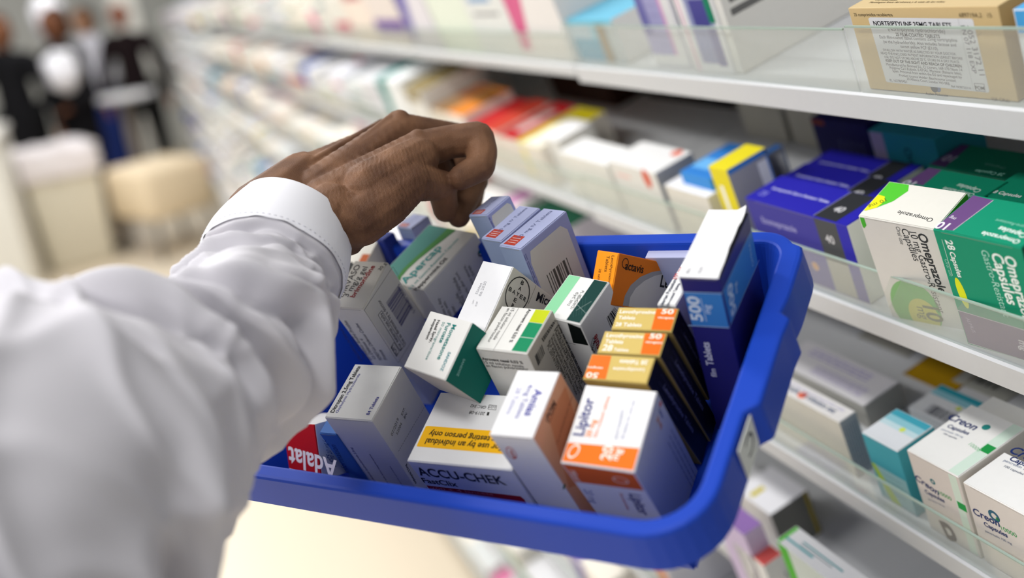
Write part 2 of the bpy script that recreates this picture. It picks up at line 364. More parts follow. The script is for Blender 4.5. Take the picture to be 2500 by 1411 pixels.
bv = tote.modifiers.new('bevel', 'BEVEL'); bv.width = .0004; bv.segments = 2; bv.limit_method = 'ANGLE'; bv.angle_limit = .6
tag(tote, 'blue plastic tote filled with upright medicine cartons, held in front of the shelves', 'tote')
mb = MB(); mb.box(mm(17.7, -68, 4), mm(18.4, -42, 27), mat('D8DAD6', .5))
lb = mb.build('paper_label', tote); tag(lb, 'white paper label with handwriting')
vs_, fs_, w_ = text_mesh('C', False); mb = MB(); mb.add([mm(18.5, -62, 8) + Vector((0, .012 * v.x / w_, .018 * v.y)) for v in vs_], fs_, mat('333333')); o = mb.build('handwriting'); o.parent = lb
# ---------------------------------------------------------------- cartons in the tote
Z1 = (600, 250, 3.125); Z2 = (780, 560, 4.15); Z3 = (640, 860, 3.359); Z4 = (1150, 560, 3.527); Z5 = (1400, 500, 3.068); Z6 = (1180, 880, 2.714)
def NB(k, base='E4E2DC', zoom=(0, 0, 1), faces=None, **kw):
    R, P, L = POSE[k]; return Carton(R, P, L, base, faces, zoom, **kw)
G = 'cartons packed in the blue tote'
# brimonidine gel
b = NB('mirvaso', 'DEDBD2', Z2)
b.T('top', 'MIRVASO', (236, 686), (420, 362), '26262c'); b.T('top', '3 mg/g gel', (288, 686), (492, 384), '26262c'); b.T('top', 'brimonidine', (352, 692), (566, 372), 'A01822', True); b.T('top', '30 g', (618, 420), (682, 346), '26262c')
b.fr('right', '6b6760', [(742, 378), (1066, 912), (797, 1352), (452, 818)], .00025)
b.bars('right', [(795, 570), (938, 795), (832, 990), (674, 745)], 34, '35347a')
b.T('right', '5 020465 200895', (968, 826), (805, 548), '3a3a70'); b.T('right', 'Use as directed by a doctor', (874, 1158), (606, 704), '2a2a40')
b.T('right', 'For external use only', (838, 1196), (628, 838), '2a2a40'); b.fr('right', '2a2a40', [(628, 822), (852, 1188), (818, 1232), (592, 868)], .0003)
b.T('right', 'POM', (796, 1254), (742, 1168), '2a2a40'); b.fr('right', '2a2a40', [(752, 1142), (808, 1232), (780, 1286), (722, 1200)], .0003)
for t, p, q in (('GALDERMA INTERNATIONAL', (436, 1335), (160, 880)), ('Tour Europlaza,', (482, 1320), (338, 1085)), ('20 avenue André Prothin', (532, 1325), (275, 925)), ('La Défense 4', (572, 1312), (440, 1110)), ('92927 La Défense Cedex', (640, 1325), (386, 950)), ('France', (690, 1320), (628, 1222))):
    b.T('front', t, p, q, '3a3a52')
b.done('medicine_box', 'white carton of brimonidine gel with purple barcode, beside the sleeve cuff', 'box', G)
# peppermint oil
b = NB('aper', 'DEDCD8', Z2)
TE = [(1500, -240), (1340, -30), (1190, 110), (1060, 225), (940, 330), (850, 430), (790, 520), (500, 520), (700, 0), (1000, -400)]
GR = [(1700, -230), (1420, -20), (1290, 80), (1150, 190), (1010, 300), (900, 400), (830, 480), (800, 560), (780, 500), (850, 400), (960, 295), (1080, 190), (1200, 85), (1330, -40), (1500, -240)]
b.Q('top', '2A7F74', TE, 1)
for q in range(7): b.Q('top', '237F12', [GR[q], GR[q + 1], GR[13 - q], GR[14 - q]], 2)
b.T('top', 'Apercap', (872, 556), (1246, 182), '18908C', True, layer=3); b.T('top', '0.2 ml Gastro-Resistant Capsules', (918, 612), (1414, 98), '1B9490', layer=3); b.T('top', 'Peppermint Oil', (984, 626), (1300, 298), '1c1c1e', True, layer=3)
for t, p, q in (('times a day.', (1300, 895), (1210, 685)), ('meals with', (1350, 895), (1272, 725)), ('water.', (1405, 880), (1350, 755)), ('whole.', (1465, 760), (1392, 630)), ('one capsule', (1482, 740), (1372, 480)), ('directly after food.', (1545, 690), (1388, 425)), ('are severe,', (1562, 545), (1472, 358)), ('as three', (1602, 510), (1520, 360))):
    b.T('right', t, p, q, '4a4a4a')
b.ell('right', '2a3238', (1632, 240), .0028, rin=.55, layer=2); b.ell('right', '1B8E90', (1628, 222), .0017, layer=3); b.T('right', 'ingenious', (1700, 270), (1640, 150), '555555')
b.done('medicine_box', 'white carton of peppermint oil capsules with green curve and teal lettering', 'box', G)
# nasal spray
b = NB('momet', 'E2E1DE', Z2, {'right': '0B6A5E', 'front': 'C9C7C0'})
for t, p, q, c, bo in (('Mometasone', (1352, 962), (1190, 1316), '0B7A74', 1), ('Furoate', (1296, 946), (1210, 1146), '0B7A74', 1), ('50 micrograms/dose', (1250, 936), (1072, 1318), '0B7A74', 0), ('Nasal Spray,', (1198, 918), (1112, 1146), '222222', 1), ('suspension', (1166, 908), (1075, 1112), '222222', 1)):
    b.T('top', t, p, q, c, bool(bo))
b.T('top', 'SANDOZ', (1308, 1240), (1222, 1432), '1C7C86', True); b.z = Z3; b.T('right', 'SANDOZ', (1650, 50), (1592, 192), '8CC4BE', True)
b.done('medicine_box', 'nasal spray carton with white end and dark green side, near the tote centre', 'box', G)
# bayer
b = NB('bayer', 'D9D6CC', Z4, {'top': 'EDEDF0'})
for t, p, q in (('52656A', (52, 560), (100, 462)), ('06.2020', (86, 575), (136, 450)), ('LOT', (18, 642), (32, 606)), ('EXP', (48, 662), (62, 622))): b.T('top', t, p, q, 'A4A4AA')
b.ell('right', '3a3a3a', (400, 560), .0118, rin=.93, layer=2); 
c0 = b.loc('right', (400, 560)); dv = (b.loc('right', (452, 598)) - b.loc('right', (350, 528))).normalized(); uv = Vector((1, 0, 0)).cross(dv)
for i, ch in enumerate('BAYER'):
    for hv in (0, 1):
        if hv and i == 2: continue
        vs, fs, w = text_mesh(ch, True); o_ = c0 + (dv * (i - 2) if not hv else uv * (2 - i)) * .0041 - dv * .00145 - uv * .0012
        b.put('right', [o_ + dv * (v.x / w * .0029) + uv * (v.y * .0038) for v in vs], fs, '333333', 2)
b.Ln('right', '8a867c', (492, 642), (560, 480), .0003); b.T('right', 'Microgynon', (556, 612), (860, 740), '2a2a30', True)
b.done('medicine_box', 'white carton with a round cross-lettered emblem, between peppermint oil and green-striped cartons', 'box', G)
# green striped
b = NB('green', 'E6E6E4', Z4)
b.R4('top', '8CD2A2', 0, 0, .31, 1); b.R4('top', '0B3A36', .65, 0, 1, 1); b.T('top', 'PL 00242/0121', (954, 528), (852, 684), '2a2a2e'); b.T('top', '© J-C 2012', (908, 540), (826, 655), '2a2a2e')
b.Ln('top', '9FB4B0', (915, 650), (1012, 746), .00018, 3); b.Ln('top', '9FB4B0', (905, 700), (1038, 622), .00018, 3)
for i in range(5): b.Ln('top', '3F625E', (900 + i * 22, 560 + i * 6), (880 + i * 24, 760 - i * 8), .00012, 3)
b.Q('front', '06100F', [(830, 805), (960, 855), (1015, 1000), (880, 975)]); b.Ln('front', '2a2a2a', (770, 960), (900, 990), .0003)
b.Q('right', '74C290', [(1200, 440), (1235, 480), (1300, 690), (1270, 660)]); b.bars('right', [(1232, 670), (1160, 770), (1195, 860), (1290, 735)], 12, '2a2a2a')
b.fr('right', '1c1c1c', [(1030, 1000), (1050, 930), (1080, 985), (1062, 1060)], .0004); b.T('right', 'POM', (1050, 1042), (1068, 962), '1c1c1c', True); b.T('right', 'sule', (1110, 1010), (1080, 895), 'B01820', True)
b.done('medicine_box', 'carton with pale green, white and dark green striped end', 'box', G)
# atrovent
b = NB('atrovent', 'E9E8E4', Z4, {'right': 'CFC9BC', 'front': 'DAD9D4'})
b.Q('top', 'C2CE1A', [(562, 680), (715, 702), (642, 814), (498, 796)]); b.Q('top', '158A5E', [(498, 799), (640, 817), (566, 940), (422, 924)]); b.Q('top', '158A5E', [(420, 928), (563, 944), (482, 1072), (340, 1056)])
b.Ln('top', '777777', (416, 668), (190, 1044), .0002); b.T('top', 'Atrovent nasal 0,03 %', (496, 686), (326, 972), '1c1c1c', True); b.T('top', '15 ml solution nasale', (352, 682), (188, 950), '3a3a3a'); b.T('top', 'en flacon pulvérisateur', (316, 680), (138, 972), '3a3a3a')
b.T('front', 'Atrovent nasal 0,03 %', (100, 1122), (452, 1158), '1c1c1c', True); b.T('front', '15 ml solution nasale', (118, 1152), (458, 1190), '3a3a3a'); b.T('front', 'en flacon pulvérisateur', (136, 1182), (500, 1214), '3a3a3a')
b.bars('right', [(734, 786), (622, 972), (604, 942), (716, 780)], 22, '2a2a2a', 4); b.bars('right', [(606, 990), (548, 1094), (578, 1176), (634, 1072)], 10, '2a2a2a', 5)
for t, p, q, bo in (('Keep out of the sight and reach of', (748, 828), (965, 1295), 1), ('Rinatec is a registered trademark of', (728, 850), (950, 1335), 0), ('Manufactured by: Istituto de Angeli', (712, 876), (955, 1400), 0), ('Procured from within the EU: Product', (698, 920), (930, 1420), 0), ('Pharmaceuticals Ltd, Lynstock House', (682, 948), (905, 1430), 0), ('BL6 4SA. Repackaged by', (664, 972), (810, 1290), 0), ('PL 20774/1379', (652, 1010), (745, 1215), 0)):
    b.T('right', t, p, q, '3a3632', bool(bo))
b.done('medicine_box', 'white nasal solution carton with lime and green squares on its end', 'box', G)
# lavender boxes
for kk, lab in (('lavA', 'lavender carton with grey label and barcode, at the far rim'), ('lavB', 'lavender carton tight against the left of the barcoded lavender one'), ('lavC', 'lavender carton with pale label right under the fingertips'), ('lavD', 'pale lavender carton behind the wrist, left of the fingers')):
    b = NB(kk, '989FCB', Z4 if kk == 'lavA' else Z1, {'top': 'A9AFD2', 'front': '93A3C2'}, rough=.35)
    b.R4('top', 'B4402F', .12, .72, .62, .95, 1); b.lines('top', .2, .76, .56, .92, 3, 'E0C4C4')
    b.T('top', '50 mg IV Tablets', ('f', .5, .78), ('f', .5, .05), '5A6288', False, k=.9)
    if kk in ('lavA', 'lavC'):
        b.Q('right', 'CBCAC4', [('f', .1, .12), ('f', .2, .06), ('f', .86, .06), ('f', .92, .14), ('f', .92, .8), ('f', .1, .8)], 1)
        b.bars('right', [('f', .75, .3), ('f', .25, .3), ('f', .25, .55), ('f', .75, .55)], 12, '555550'); b.lines('right', .94, .05, 1, .7, 2, '6E76A8', True)
    b.done('medicine_box', lab, 'box', G)
# orange
b = NB('orange', 'E07A18', Z5, {'top': 'F5961A', 'right': 'D8741C'})  # light put into the colour: brighter upward top, darker side-lit right face
b.T('top', 'Levothyroxine', (288, 380), (258, 590), '2a1c10'); b.T('top', 'Tablets', (250, 380), (232, 500), '2a1c10'); b.T('top', '28 tablets', (192, 478), (176, 600), '5a3210')
b.T('right', 'actavis', (382, 482), (520, 512), '3a2412', True); b.ell('right', '3a2412', (388, 438), .0034, rin=.82, layer=2)
b.Q('right', '97979A', [(367, 760), (385, 680), (430, 600), (500, 540), (590, 502), (690, 488), (900, 500), (900, 900), (420, 900), (370, 800)], 1); b.Q('right', 'C2C0BE', [(412, 760), (425, 690), (465, 625), (530, 570), (610, 530), (700, 512), (900, 520), (900, 900), (460, 900), (415, 800)], 2); b.T('right', 'Levo', (645, 612), (780, 640), '222222', True, layer=3)
b.done('medicine_box', 'orange thyroxine carton with grey oval, lying tilted by the far rim', 'box', G)
# losartan
b = NB('losartan', 'EBEBEA', Z5)
b.T('top', 'Losartan Potassium', (660, 772), (776, 558), '26304a', True); b.T('top', '100 mg', (776, 556), (822, 466), 'B82030', True); b.T('top', 'Film-coated Tablets', (708, 765), (800, 590), '26304a', True)
b.done('medicine_box', 'narrow white potassium tablets carton wedged behind the dark blue 500 mg one', 'box', G)
# metformin style 500
b = NB('blue500', '2A2870', Z5, {'top': '3A3A40'}, rough=.3)
b.Q('front', '3B7CC4', [(790, 652), (1112, 664), (1168, 920), (850, 898)]); b.Q('right', '3B7CC4', [(1112, 662), (1345, 165), (1395, 410), (1166, 918)])
b.Ln('front', 'A8C4E4', (792, 652), (1112, 664), .0005); b.Ln('front', 'A8C4E4', (860, 902), (1168, 920), .0005); b.Ln('right', '9CBADA', (1112, 662), (1340, 165), .0004); b.Ln('right', '9CBADA', (1166, 918), (1390, 412), .0004)
b.T('front', '500', (972, 872), (934, 688), 'D4E2F2', True, k=.78); b.T('front', 'mg', (1030, 816), (1020, 752), 'D4E2F2'); b.Ln('front', 'D4E2F2', (998, 872), (952, 700), .0003)
b.T('right', '500', (1216, 790), (1180, 570), 'C4D6EC', True, k=.8); b.T('right', 'mg', (1228, 650), (1218, 575), 'C4D6EC'); b.T('right', 'OMNIA', (1350, 445), (1320, 270), '8FB4DC')
b.T('front', 'Tablets', (1052, 1205), (1014, 1030), 'D8D8E8', True); b.T('front', 'film', (1075, 1290), (1062, 1228), 'D8D8E8', True)
for q in range(5):   # the raised white end flap with its torn edge
    pass
fl = MB(); L = b.L; nx, ny = 8, 10; vs = []
for zz in (0, .0006):
    for j in range(ny + 1):
        for i in range(nx + 1):
            u, v = i / nx, j / ny; lift = .0026 * math.sin(math.pi * min(1, v * 1.1)) * (u ** 1.5) + .0035 * max(0, .14 - v) / .14 * max(0, u - .75) / .25
            vs.append((-.0006 + (L[0] + .0002 - .0004 * (j % 3 == 0) * (i == nx)) * u, (L[1] + .0016) * v - .0006, -.0008 - lift - zz))
K = (nx + 1) * (ny + 1); fs = []
for j in range(ny):
    for i in range(nx):
        a = j * (nx + 1) + i; fs += [(a, a + 1, a + nx + 2, a + nx + 1), (K + a, K + a + nx + 1, K + a + nx + 2, K + a + 1)]
for j in range(ny): a = j * (nx + 1) + nx; c_ = j * (nx + 1); fs += [(a, K + a, K + a + nx + 1, a + nx + 1), (c_, c_ + nx + 1, K + c_ + nx + 1, K + c_)]
for i in range(nx): a = ny * (nx + 1) + i; fs += [(a, a + 1, K + a + 1, K + a), (i, K + i, K + i + 1, i + 1)]
b.top = MB(); b.top.add(vs, fs, mat('EEEEF0', .5)); b.t0 = -.0016
b.T('top', 'BN:', (862, 515), (888, 475), '9a9aa0'); b.T('top', 'EXP:', (952, 515), (984, 462), '9a9aa0')
b.done('medicine_box', 'tall dark blue 500 mg tablets carton with open white flap, at right rim', 'box', G)
# gold levothyroxine
GOLD = 'CDB468'
def gold(kk, lab, art):
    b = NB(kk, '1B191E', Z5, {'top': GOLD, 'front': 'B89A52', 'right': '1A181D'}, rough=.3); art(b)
    b.lines('right', .1, .12, .9, .5, 3, '4a4860', True, .0004, 4); b.T('right', 'Levothyroxine Tablets', ('f', .5, .2), ('f', .5, .75), '77758A', True, k=.8)
    b.Ln('right', '6A6258', ('f', .99, .01), ('f', .99, .99), .0006); b.done('medicine_box', lab, 'box', G)
def ga(b):
    b.Q('top', 'E06A16', [(627, 765), (800, 778), (748, 965), (576, 957)]); W_ = 'F6F2E6'
    for t, p, q in (('Levothyroxine', (345, 812), (612, 818)), ('Tablets', (334, 855), (460, 860)), ('28 Tablets', (312, 908), (508, 914)), ('50', (656, 815), (746, 819)), ('micrograms', (632, 850), (752, 856))): b.T('top', t, p, q, W_, True, k=.62 if t == '50' else .9)
def gb(b):
    b.Q('top', 'E06A16', [(540, 950), (718, 965), (655, 1148), (497, 1137)]); W_ = 'F6F2E6'
    for t, p, q in (('Levothyroxine', (245, 990), (520, 1001)), ('Tablets', (234, 1034), (370, 1041)), ('28', (212, 1090), (286, 1095)), ('Tablets', (298, 1094), (410, 1100)), ('50', (566, 1000), (655, 1005)), ('micrograms', (540, 1034), (665, 1041))): b.T('top', t, p, q, W_, True, k=.62 if t == '50' else .9)
def gc(b):
    b.Q('top', 'E2701E', [(128, 1118), (286, 1128), (236, 1330), (72, 1312)]); W_ = 'F6F2E6'
    for t, p, q in (('28 Tablets', (562, 1168), (350, 1162)), ('Levothyroxine', (535, 1228), (300, 1218)), ('50', (192, 1262), (104, 1254)), ('micrograms', (222, 1218), (104, 1210))): b.T('top', t, p, q, W_, True, k=.62 if t == '50' else .9)
gold('golda', 'gold and orange thyroxine carton, farthest of the three in line', ga)
gold('goldb', 'gold and orange thyroxine carton, middle of the three in line', gb)
gold('goldc', 'gold and orange thyroxine carton turned round, nearest of the three in line', gc)
# lipitor
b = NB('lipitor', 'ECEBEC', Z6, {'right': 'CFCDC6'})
b.Q('top', 'F0761C', [(545, 543), (1040, 582), (1002, 760), (505, 684)]); b.Q('front', 'E0662A', [(505, 680), (1005, 752), (1066, 862), (590, 800)])
b.T('top', 'Lipitor', (660, 502), (738, 252), '28307E', True); b.T('top', '20 mg', (706, 512), (752, 395), 'F08A3A', True); b.T('top', 'film-coated tablets', (752, 512), (842, 238), 'E87A3A'); b.T('top', 'atorvastatin', (888, 525), (935, 330), '9aa0bc'); b.T('top', '28 tablets for oral use', (930, 525), (1006, 268), '8a92b8')
b.T('top', '20', (842, 664), (868, 570), 'FDF6EE', True, layer=3); b.T('top', 'mg', (888, 664), (920, 590), 'FDF6EE', True, layer=3); b.ell('top', 'FDF0E4', (600, 602), .003, .0046, rin=.75, layer=3, rot=.3)
b.ell('front', 'F6D8C4', (910, 792), .0046, .0038, rin=.8, layer=3); b.T('front', 'Lipitor', (962, 880), (1035, 1015), '2a307a', True); b.T('front', 'film-coated tablets', (900, 878), (952, 985), 'C04848'); b.T('front', '20 mg', (660, 850), (712, 940), '8088b8'); b.T('front', 'Pfizer', (560, 725), (620, 800), 'F4D8C4', True, layer=3)
b.lines('right', .06, .35, .3, .98, 3, '8a8a94', True, .0006); b.T('right', 'Lipitor', (1160, 330), (1188, 390), '5a6aa0', True); b.T('right', '20 mg', (1145, 395), (1180, 450), 'E08A50', True); b.ell('right', 'E05030', (1172, 288), .0016, layer=2)
b.done('medicine_box', 'white statin carton with orange band, in the near right corner of the tote', 'box', G)
# amias
b = NB('amias', 'E4E2E0', Z6, {'top': 'EEEEF0', 'right': 'E2B49C'})
b.Q('right', 'D98E66', [('f', .05, .1), ('f', .6, .06), ('f', .95, .5), ('f', .7, .62), ('f', .3, .5)]); b.Q('right', 'E0A684', [('f', 0, 0), ('f', 1, 0), ('f', 1, .9), ('f', 0, .62)], 0.6)
b.T('top', 'Amias', (346, 190), (270, 366), '3A3AA0', True); b.T('top', '4mg Tablets', (300, 160), (208, 384), '5C5CB0'); b.T('top', '28 Tablets', (226, 180), (150, 356), 'A8A8D4')
b.fr('right', '5a3a30', [(462, 280), (484, 292), (438, 412), (414, 396)], .0005); b.T('right', 'POM', (432, 400), (480, 290), '5a3a30', True)
for i in range(3): b.T('right', 'Use as directed by your doctor', (488 + 44 * i, 560 + 14 * i), (590 + 38 * i, 240 + 44 * i), '8a5040')
b.ell('front', 'C84A3A', (186, 612), .003, .0062, rin=.86, layer=2, rot=.2); b.T('front', 'Takeda', (166, 590), (206, 650), 'C84A3A', True)
b.ell('right', '2a6a50', (534, 836), .0018, .0012, layer=2)
b.done('medicine_box', 'white carton with purple lettering and salmon side, left of the statin carton', 'box', G)
# accu-chek
b = NB('accu', 'DFDFE0', Z3)
b.Q('top', 'F2B616', [(1342, 608), (1360, 604), (2160, 664), (2120, 848), (1268, 772), (1272, 756)])
b.T('top', 'For use by an individual', (1985, 762), (1352, 708), '26221a', True, k=1); b.T('top', 'for testing person only', (1975, 702), (1380, 645), '26221a', True, k=1)
b.T('top', 'GRC 342', (1842, 442), (1716, 428), '2a2a2a'); b.T('top', 'LOT', (1916, 444), (1862, 437), '2a2a2a'); b.fr('top', '2a2a2a', [(1862, 432), (1924, 438), (1916, 474), (1852, 468)], .0003); b.T('top', '2019-08', (1832, 492), (1706, 480), '2a2a2a'); b.Q('top', '2a2a2a', [(1848, 490), (1866, 492), (1858, 520), (1840, 518)])
b.T('front', 'ACCU-CHEK', (1297, 1006), (2012, 1088), '2a2c38', True, k=1.15); b.T('front', 'FastClix', (1326, 1066), (1612, 1102), '2c2c34', True, k=.95); b.Q('front', '9A1620', [(1340, 1090), (2118, 1180), (2150, 1206), (2170, 1240), (1390, 1140)])
b.T('front', '200 + 4 lancets', (1390, 1118), (1900, 1172), 'C86068', True, k=.5, layer=3)
b.done('medicine_box', 'grey-white lancet carton with yellow warning band, in the near row of the tote', 'box', G)
# ditropan
b = NB('ditropan', 'D8D6D0', Z3, {'top': 'DCDCDA'})
b.T('top', 'Ditropan 2.5mg Tablets', (586, 496), (808, 116), '222228', True); b.T('top', 'Oxybutynin Hydrochloride', (620, 497), (806, 178), '3A3A9C'); b.T('top', '84 Tablets', (876, 516), (960, 368), '3A3A8C', True)
for t, p, q in (('Oxybutynin hydrochloride 2.5mg', (945, 1080), (738, 780)), ('Read the leaflet before taking this medicine.', (1060, 1110), (886, 832)), ('Keep out of the reach of children.', (1165, 1110), (1052, 930))): b.T('front', t, p, q, '2E2E80')
b.T('right', 'EXP.', (1150, 520), (1172, 460), '555555'); b.T('right', 'BN:', (1170, 546), (1190, 500), '555555'); b.T('right', '07/2019', (1068, 690), (1122, 550), '77756e'); b.T('right', '52004', (1108, 680), (1148, 590), '77756e')
for i in range(20):
    f = i / 20; x = 1340 + (1112 - 1340) * f; y = 430 + (820 - 430) * f; b.Ln('right', '3a3a3a', (x, y), (x - 7, y + 12), .0003)
b.T('right', 'oxybutynin 2.5mg', (1265, 1070), (1180, 915), '3a3a40', True)
b.done('medicine_box', 'white bladder tablets carton with dark blue print, left end of the near row', 'box', G)
b = NB('bluespot', '3C68AC', Z3); b.T('front', 'one 20 mg c', (610, 900), (520, 720), '1E3A78'); b.T('front', 'information', (720, 990), (600, 760), '1E3A78'); b.T('front', 'Tablets', (640, 1000), (560, 840), '1E3A78')
b.done('medicine_box', 'blue carton showing as a thin strip between the red and white cartons', 'box', G)
b = NB('adalat', 'E2E0DE', Z3, {'top': 'B0101C', 'front': 'D8D6D6'}); b.T('top', 'Adalat', (612, 892), (215, 774), 'E8E0E0', True); b.Q('top', 'D8D6D6', [(150, 925), (690, 1100), (690, 1500), (150, 1500)], 3)
b.done('medicine_box', 'red carton with inverted white lettering, partly under the sleeve', 'box', G)
POSE['eye'] = (POSE['eye'][0], POSE['eye'][1], [.012, .022, .03])
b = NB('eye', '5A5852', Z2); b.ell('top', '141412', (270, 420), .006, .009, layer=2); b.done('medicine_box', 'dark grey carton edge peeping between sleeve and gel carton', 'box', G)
R_, P_, L_ = POSE['mirvaso']
b = Carton(R_, ray(842, 572) * .80, (.036, .045, .05), 'DCD8CE', {}, Z2); b.R4('top', 'B4541C', .78, .45, 1, 1); b.done('medicine_box', 'cream carton with orange-brown corner, right below the wrist', 'box', G)
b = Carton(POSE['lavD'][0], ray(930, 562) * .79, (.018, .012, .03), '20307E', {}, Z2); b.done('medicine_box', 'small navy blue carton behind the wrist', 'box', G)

b = Carton(RB, ray(1588, 600) * .668, (.030, .012, .028), 'A6ADD2', {'top': 'B4B8D8'}, Z5, flap=False); b.done('medicine_box', 'pale lavender carton lying between the orange carton and the far rim', 'box', G)
# ---------------------------------------------------------------- cartons on the near shelves
Z7 = (1350, 0, 2.174); Z8 = (1750, 260, 2.2053); Z9 = (1800, 800, 2.31); ZT = (2050, 0, 4.031); ZA = (1380, 0, 3.472); ZB = (1000, 150, 2.5656); ZC = (1750, 1000, 3.3333)
GA = 'cartons on the upper shelf of the near unit'; GB = 'cartons on the middle shelf of the near unit'; GC = 'cartons on the lower shelf of the near unit'
# upper shelf: nortriptyline
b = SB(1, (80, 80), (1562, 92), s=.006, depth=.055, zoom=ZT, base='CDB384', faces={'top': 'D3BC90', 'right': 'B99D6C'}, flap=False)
b.T('front', '25 comprimidos recubiertos', (145, 158), (524, 160), '3a3020'); b.T('front', '689719A.2   15', (1180, 168), (1500, 172), '5a4a30')
b.Q('front', 'D9D9DE', [(282, 185), (300, 170), (1298, 184), (1314, 200), (1474, 895), (1462, 912), (470, 808), (456, 795)], 1)
for t, p, q, bo in (('NORTRIPTYLINE 25MG TABLETS', (338, 250), (1106, 274), 1), ('(Nortriptyline hydrochloride)', (480, 300), (1040, 326), 0), ('25 FILM-COATED TABLETS', (556, 352), (990, 374), 1), ('Each film-coated tablet contains 25mg nortriptyline', (398, 376), (1160, 412), 0), ('(as the hydrochloride). Also includes lactose and', (434, 422), (1150, 458), 0), ('sunset yellow FCF (E110).', (602, 468), (975, 494), 0), ('SWALLOW WITH WATER AS DIRECTED BY YOUR DOCTOR.', (430, 500), (1150, 544), 0), ('READ THE ENCLOSED PATIENT INFORMATION LEAFLET BEFORE', (410, 532), (1212, 588), 0), ('USE. DO NOT STORE ABOVE 25°C. STORE IN A DRY PLACE.', (445, 570), (1185, 622), 0), ('KEEP OUT OF THE SIGHT AND REACH OF CHILDREN', (458, 606), (1205, 664), 1), ('Manufactured by Biomed S.L, C/ Llorers, 169-170 Nave 14', (462, 642), (1210, 702), 0), ("Poligono Ca'n Robiols, E-07141, Marratxi (Balearic Isles),", (498, 676), (1205, 736), 0), ('Spain. Procured from within the EU and repackaged by', (525, 708), (1205, 772), 0), ('Product Licence Holder: Beachcourse Limited,', (590, 750), (1150, 806), 0), ('20 Alliance Court, London W3 0RB.', (665, 786), (1090, 836), 0), ('PL 16378/0451', (498, 800), (665, 816), 0), ('Ref: NORT25Y10', (1105, 858), (1296, 880), 0)):
    b.T('front', t, p, q, '2a2a30', bool(bo), layer=2)
b.Ln('front', 'A8A8B0', (1165, 186), (1320, 890), .0002); b.fr('front', '3a3a40', [(1325, 820), (1420, 826), (1436, 900), (1342, 890)], .0003); b.T('front', 'POM', (1340, 878), (1428, 886), '3a3a40', True)
b.T('front', '4052 3172 11', (1240, 250), (1380, 740), '4a4a55'); b.T('front', 'BN 07 118 EXP', (1190, 250), (1310, 720), '4a4a55')
b.ell('front', '2c3440', (930, 868), .0030, layer=0.5); b.ell('front', '5a6a90', (965, 872), .0026, layer=0.4); b.T('front', 'Auden Mckenzie', (850, 932), (1068, 952), '2c2c30'); b.T('front', 'VIA ORAL', (1495, 985), (1690, 1012), '5a4a2c')
b.T('top', 'Manténgase fuera del alcance y la vista de los niños', (285, 32), (1025, 26), '4a3c24'); b.T('top', 'Con receta médica', (345, 10), (560, 8), '4a3c24'); b.Ln('front', '8a744c', (1345, 360), (1400, 320), .0002)
b.done('medicine_box', 'tan carton with white pharmacy label behind the clear guard of the upper shelf', 'box', GA)
b = SB(1, (1700, 90), (2300, 100), s=.008, depth=.05, zoom=ZT, base='E6E8EC', faces={'top': '58A8E0'}, flap=False); b.R4('front', '4AA0DC', 0, 0, .3, .25); b.done('medicine_box', 'white and light blue carton right of the tan one, cut by the frame', 'box', GA)
# upper shelf, left group seen behind the guard
b = SB(1, (-10, 165), (392, 192), depth=.07, s=.012, zoom=ZA, base='DCDCDA', faces={'front': '7CC4DC', 'top': '74BFDC'}, flap=False)
b.R4('front', '3C98B8', .05, .45, .62, 1, 2); b.R4('front', '8C7858', .62, .1, .82, 1, 3); b.R4('front', 'B9BDC0', .84, .1, 1, 1, 2); b.R4('front', 'B4C8D6', .05, .12, .5, .45, 2)
b.done('medicine_box', 'light blue carton with brown stripe, left end of near upper shelf', 'box', GA)
b = SB(1, (520, -150), (830, -135), depth=.075, s=.014, zoom=ZA, base='DEDEE0', faces={'front': '9C9AC4'}, flap=False)
b.R4('front', '6A68A4', 0, 0, .25, .62, 2); b.R4('front', 'C890BC', .66, 0, .74, 1, 2); b.R4('front', 'D6D6D8', .74, 0, 1, 1, 2); b.R4('front', 'E0E0E0', 0, .86, 1, 1, 3); b.lines('front', .3, .1, .6, .8, 6, '8884B0')
b.done('medicine_box', 'lilac panelled carton just right of the light blue one on the upper shelf', 'box', GA)
b = SB(1, (840, -150), (1190, -130), depth=.075, s=.010, zoom=ZA, base='E0E0E2', flap=False)
b.R4('front', '3E3E58', 0, 0, .05, .5, 2); b.R4('front', '8C92B8', .3, .1, .9, .9, 1); b.R4('front', '45438C', .42, .2, .8, .5, 2); b.R4('front', '0E7A5C', .8, .1, .95, .45, 2); b.R4('front', '6A6A9C', .7, .5, .9, .92, 2); b.R4('front', 'E0B8C8', .12, 0, .18, 1, 2)
b.done('medicine_box', 'white carton with lavender panel and green corner on the upper shelf', 'box', GA)
b = SB(1, (1195, -120), (1270, -118), depth=.16, s=.012, zoom=ZA, base='DDDCD8', flap=False)
b.R4('right', '5c5c5c', .7, .12, .95, .24); b.R4('right', '6c6c6c', .72, .3, .96, .38); b.done('medicine_box', 'long white carton with grey print whose side shows, upper shelf', 'box', GA)
for i, (xx, dd, c1, lab) in enumerate([(.705, .17, 'CF3F86', 'white carton with magenta swoosh, behind the long white one'), (.655, .245, 'B8387C', 'white carton with magenta wedge, deeper on the upper shelf')]):
    b = Carton(RR, to_shelf(1, xx + .04, .09 + dd, .10), (.04, .075, .0996), 'D8D4CE', {}, flap=False)
    b.Q('right', c1, [('f', .75, 0), ('f', .9, 0), ('f', .55, .55), ('f', .5, .95), ('f', .38, .95), ('f', .42, .5)]); b.ell('right', '8C8468', ('f', .25, .6), .006); b.R4('right', '8C8478', .15, 0, .22, .3)
    b.done('medicine_box', lab, 'box', GA)
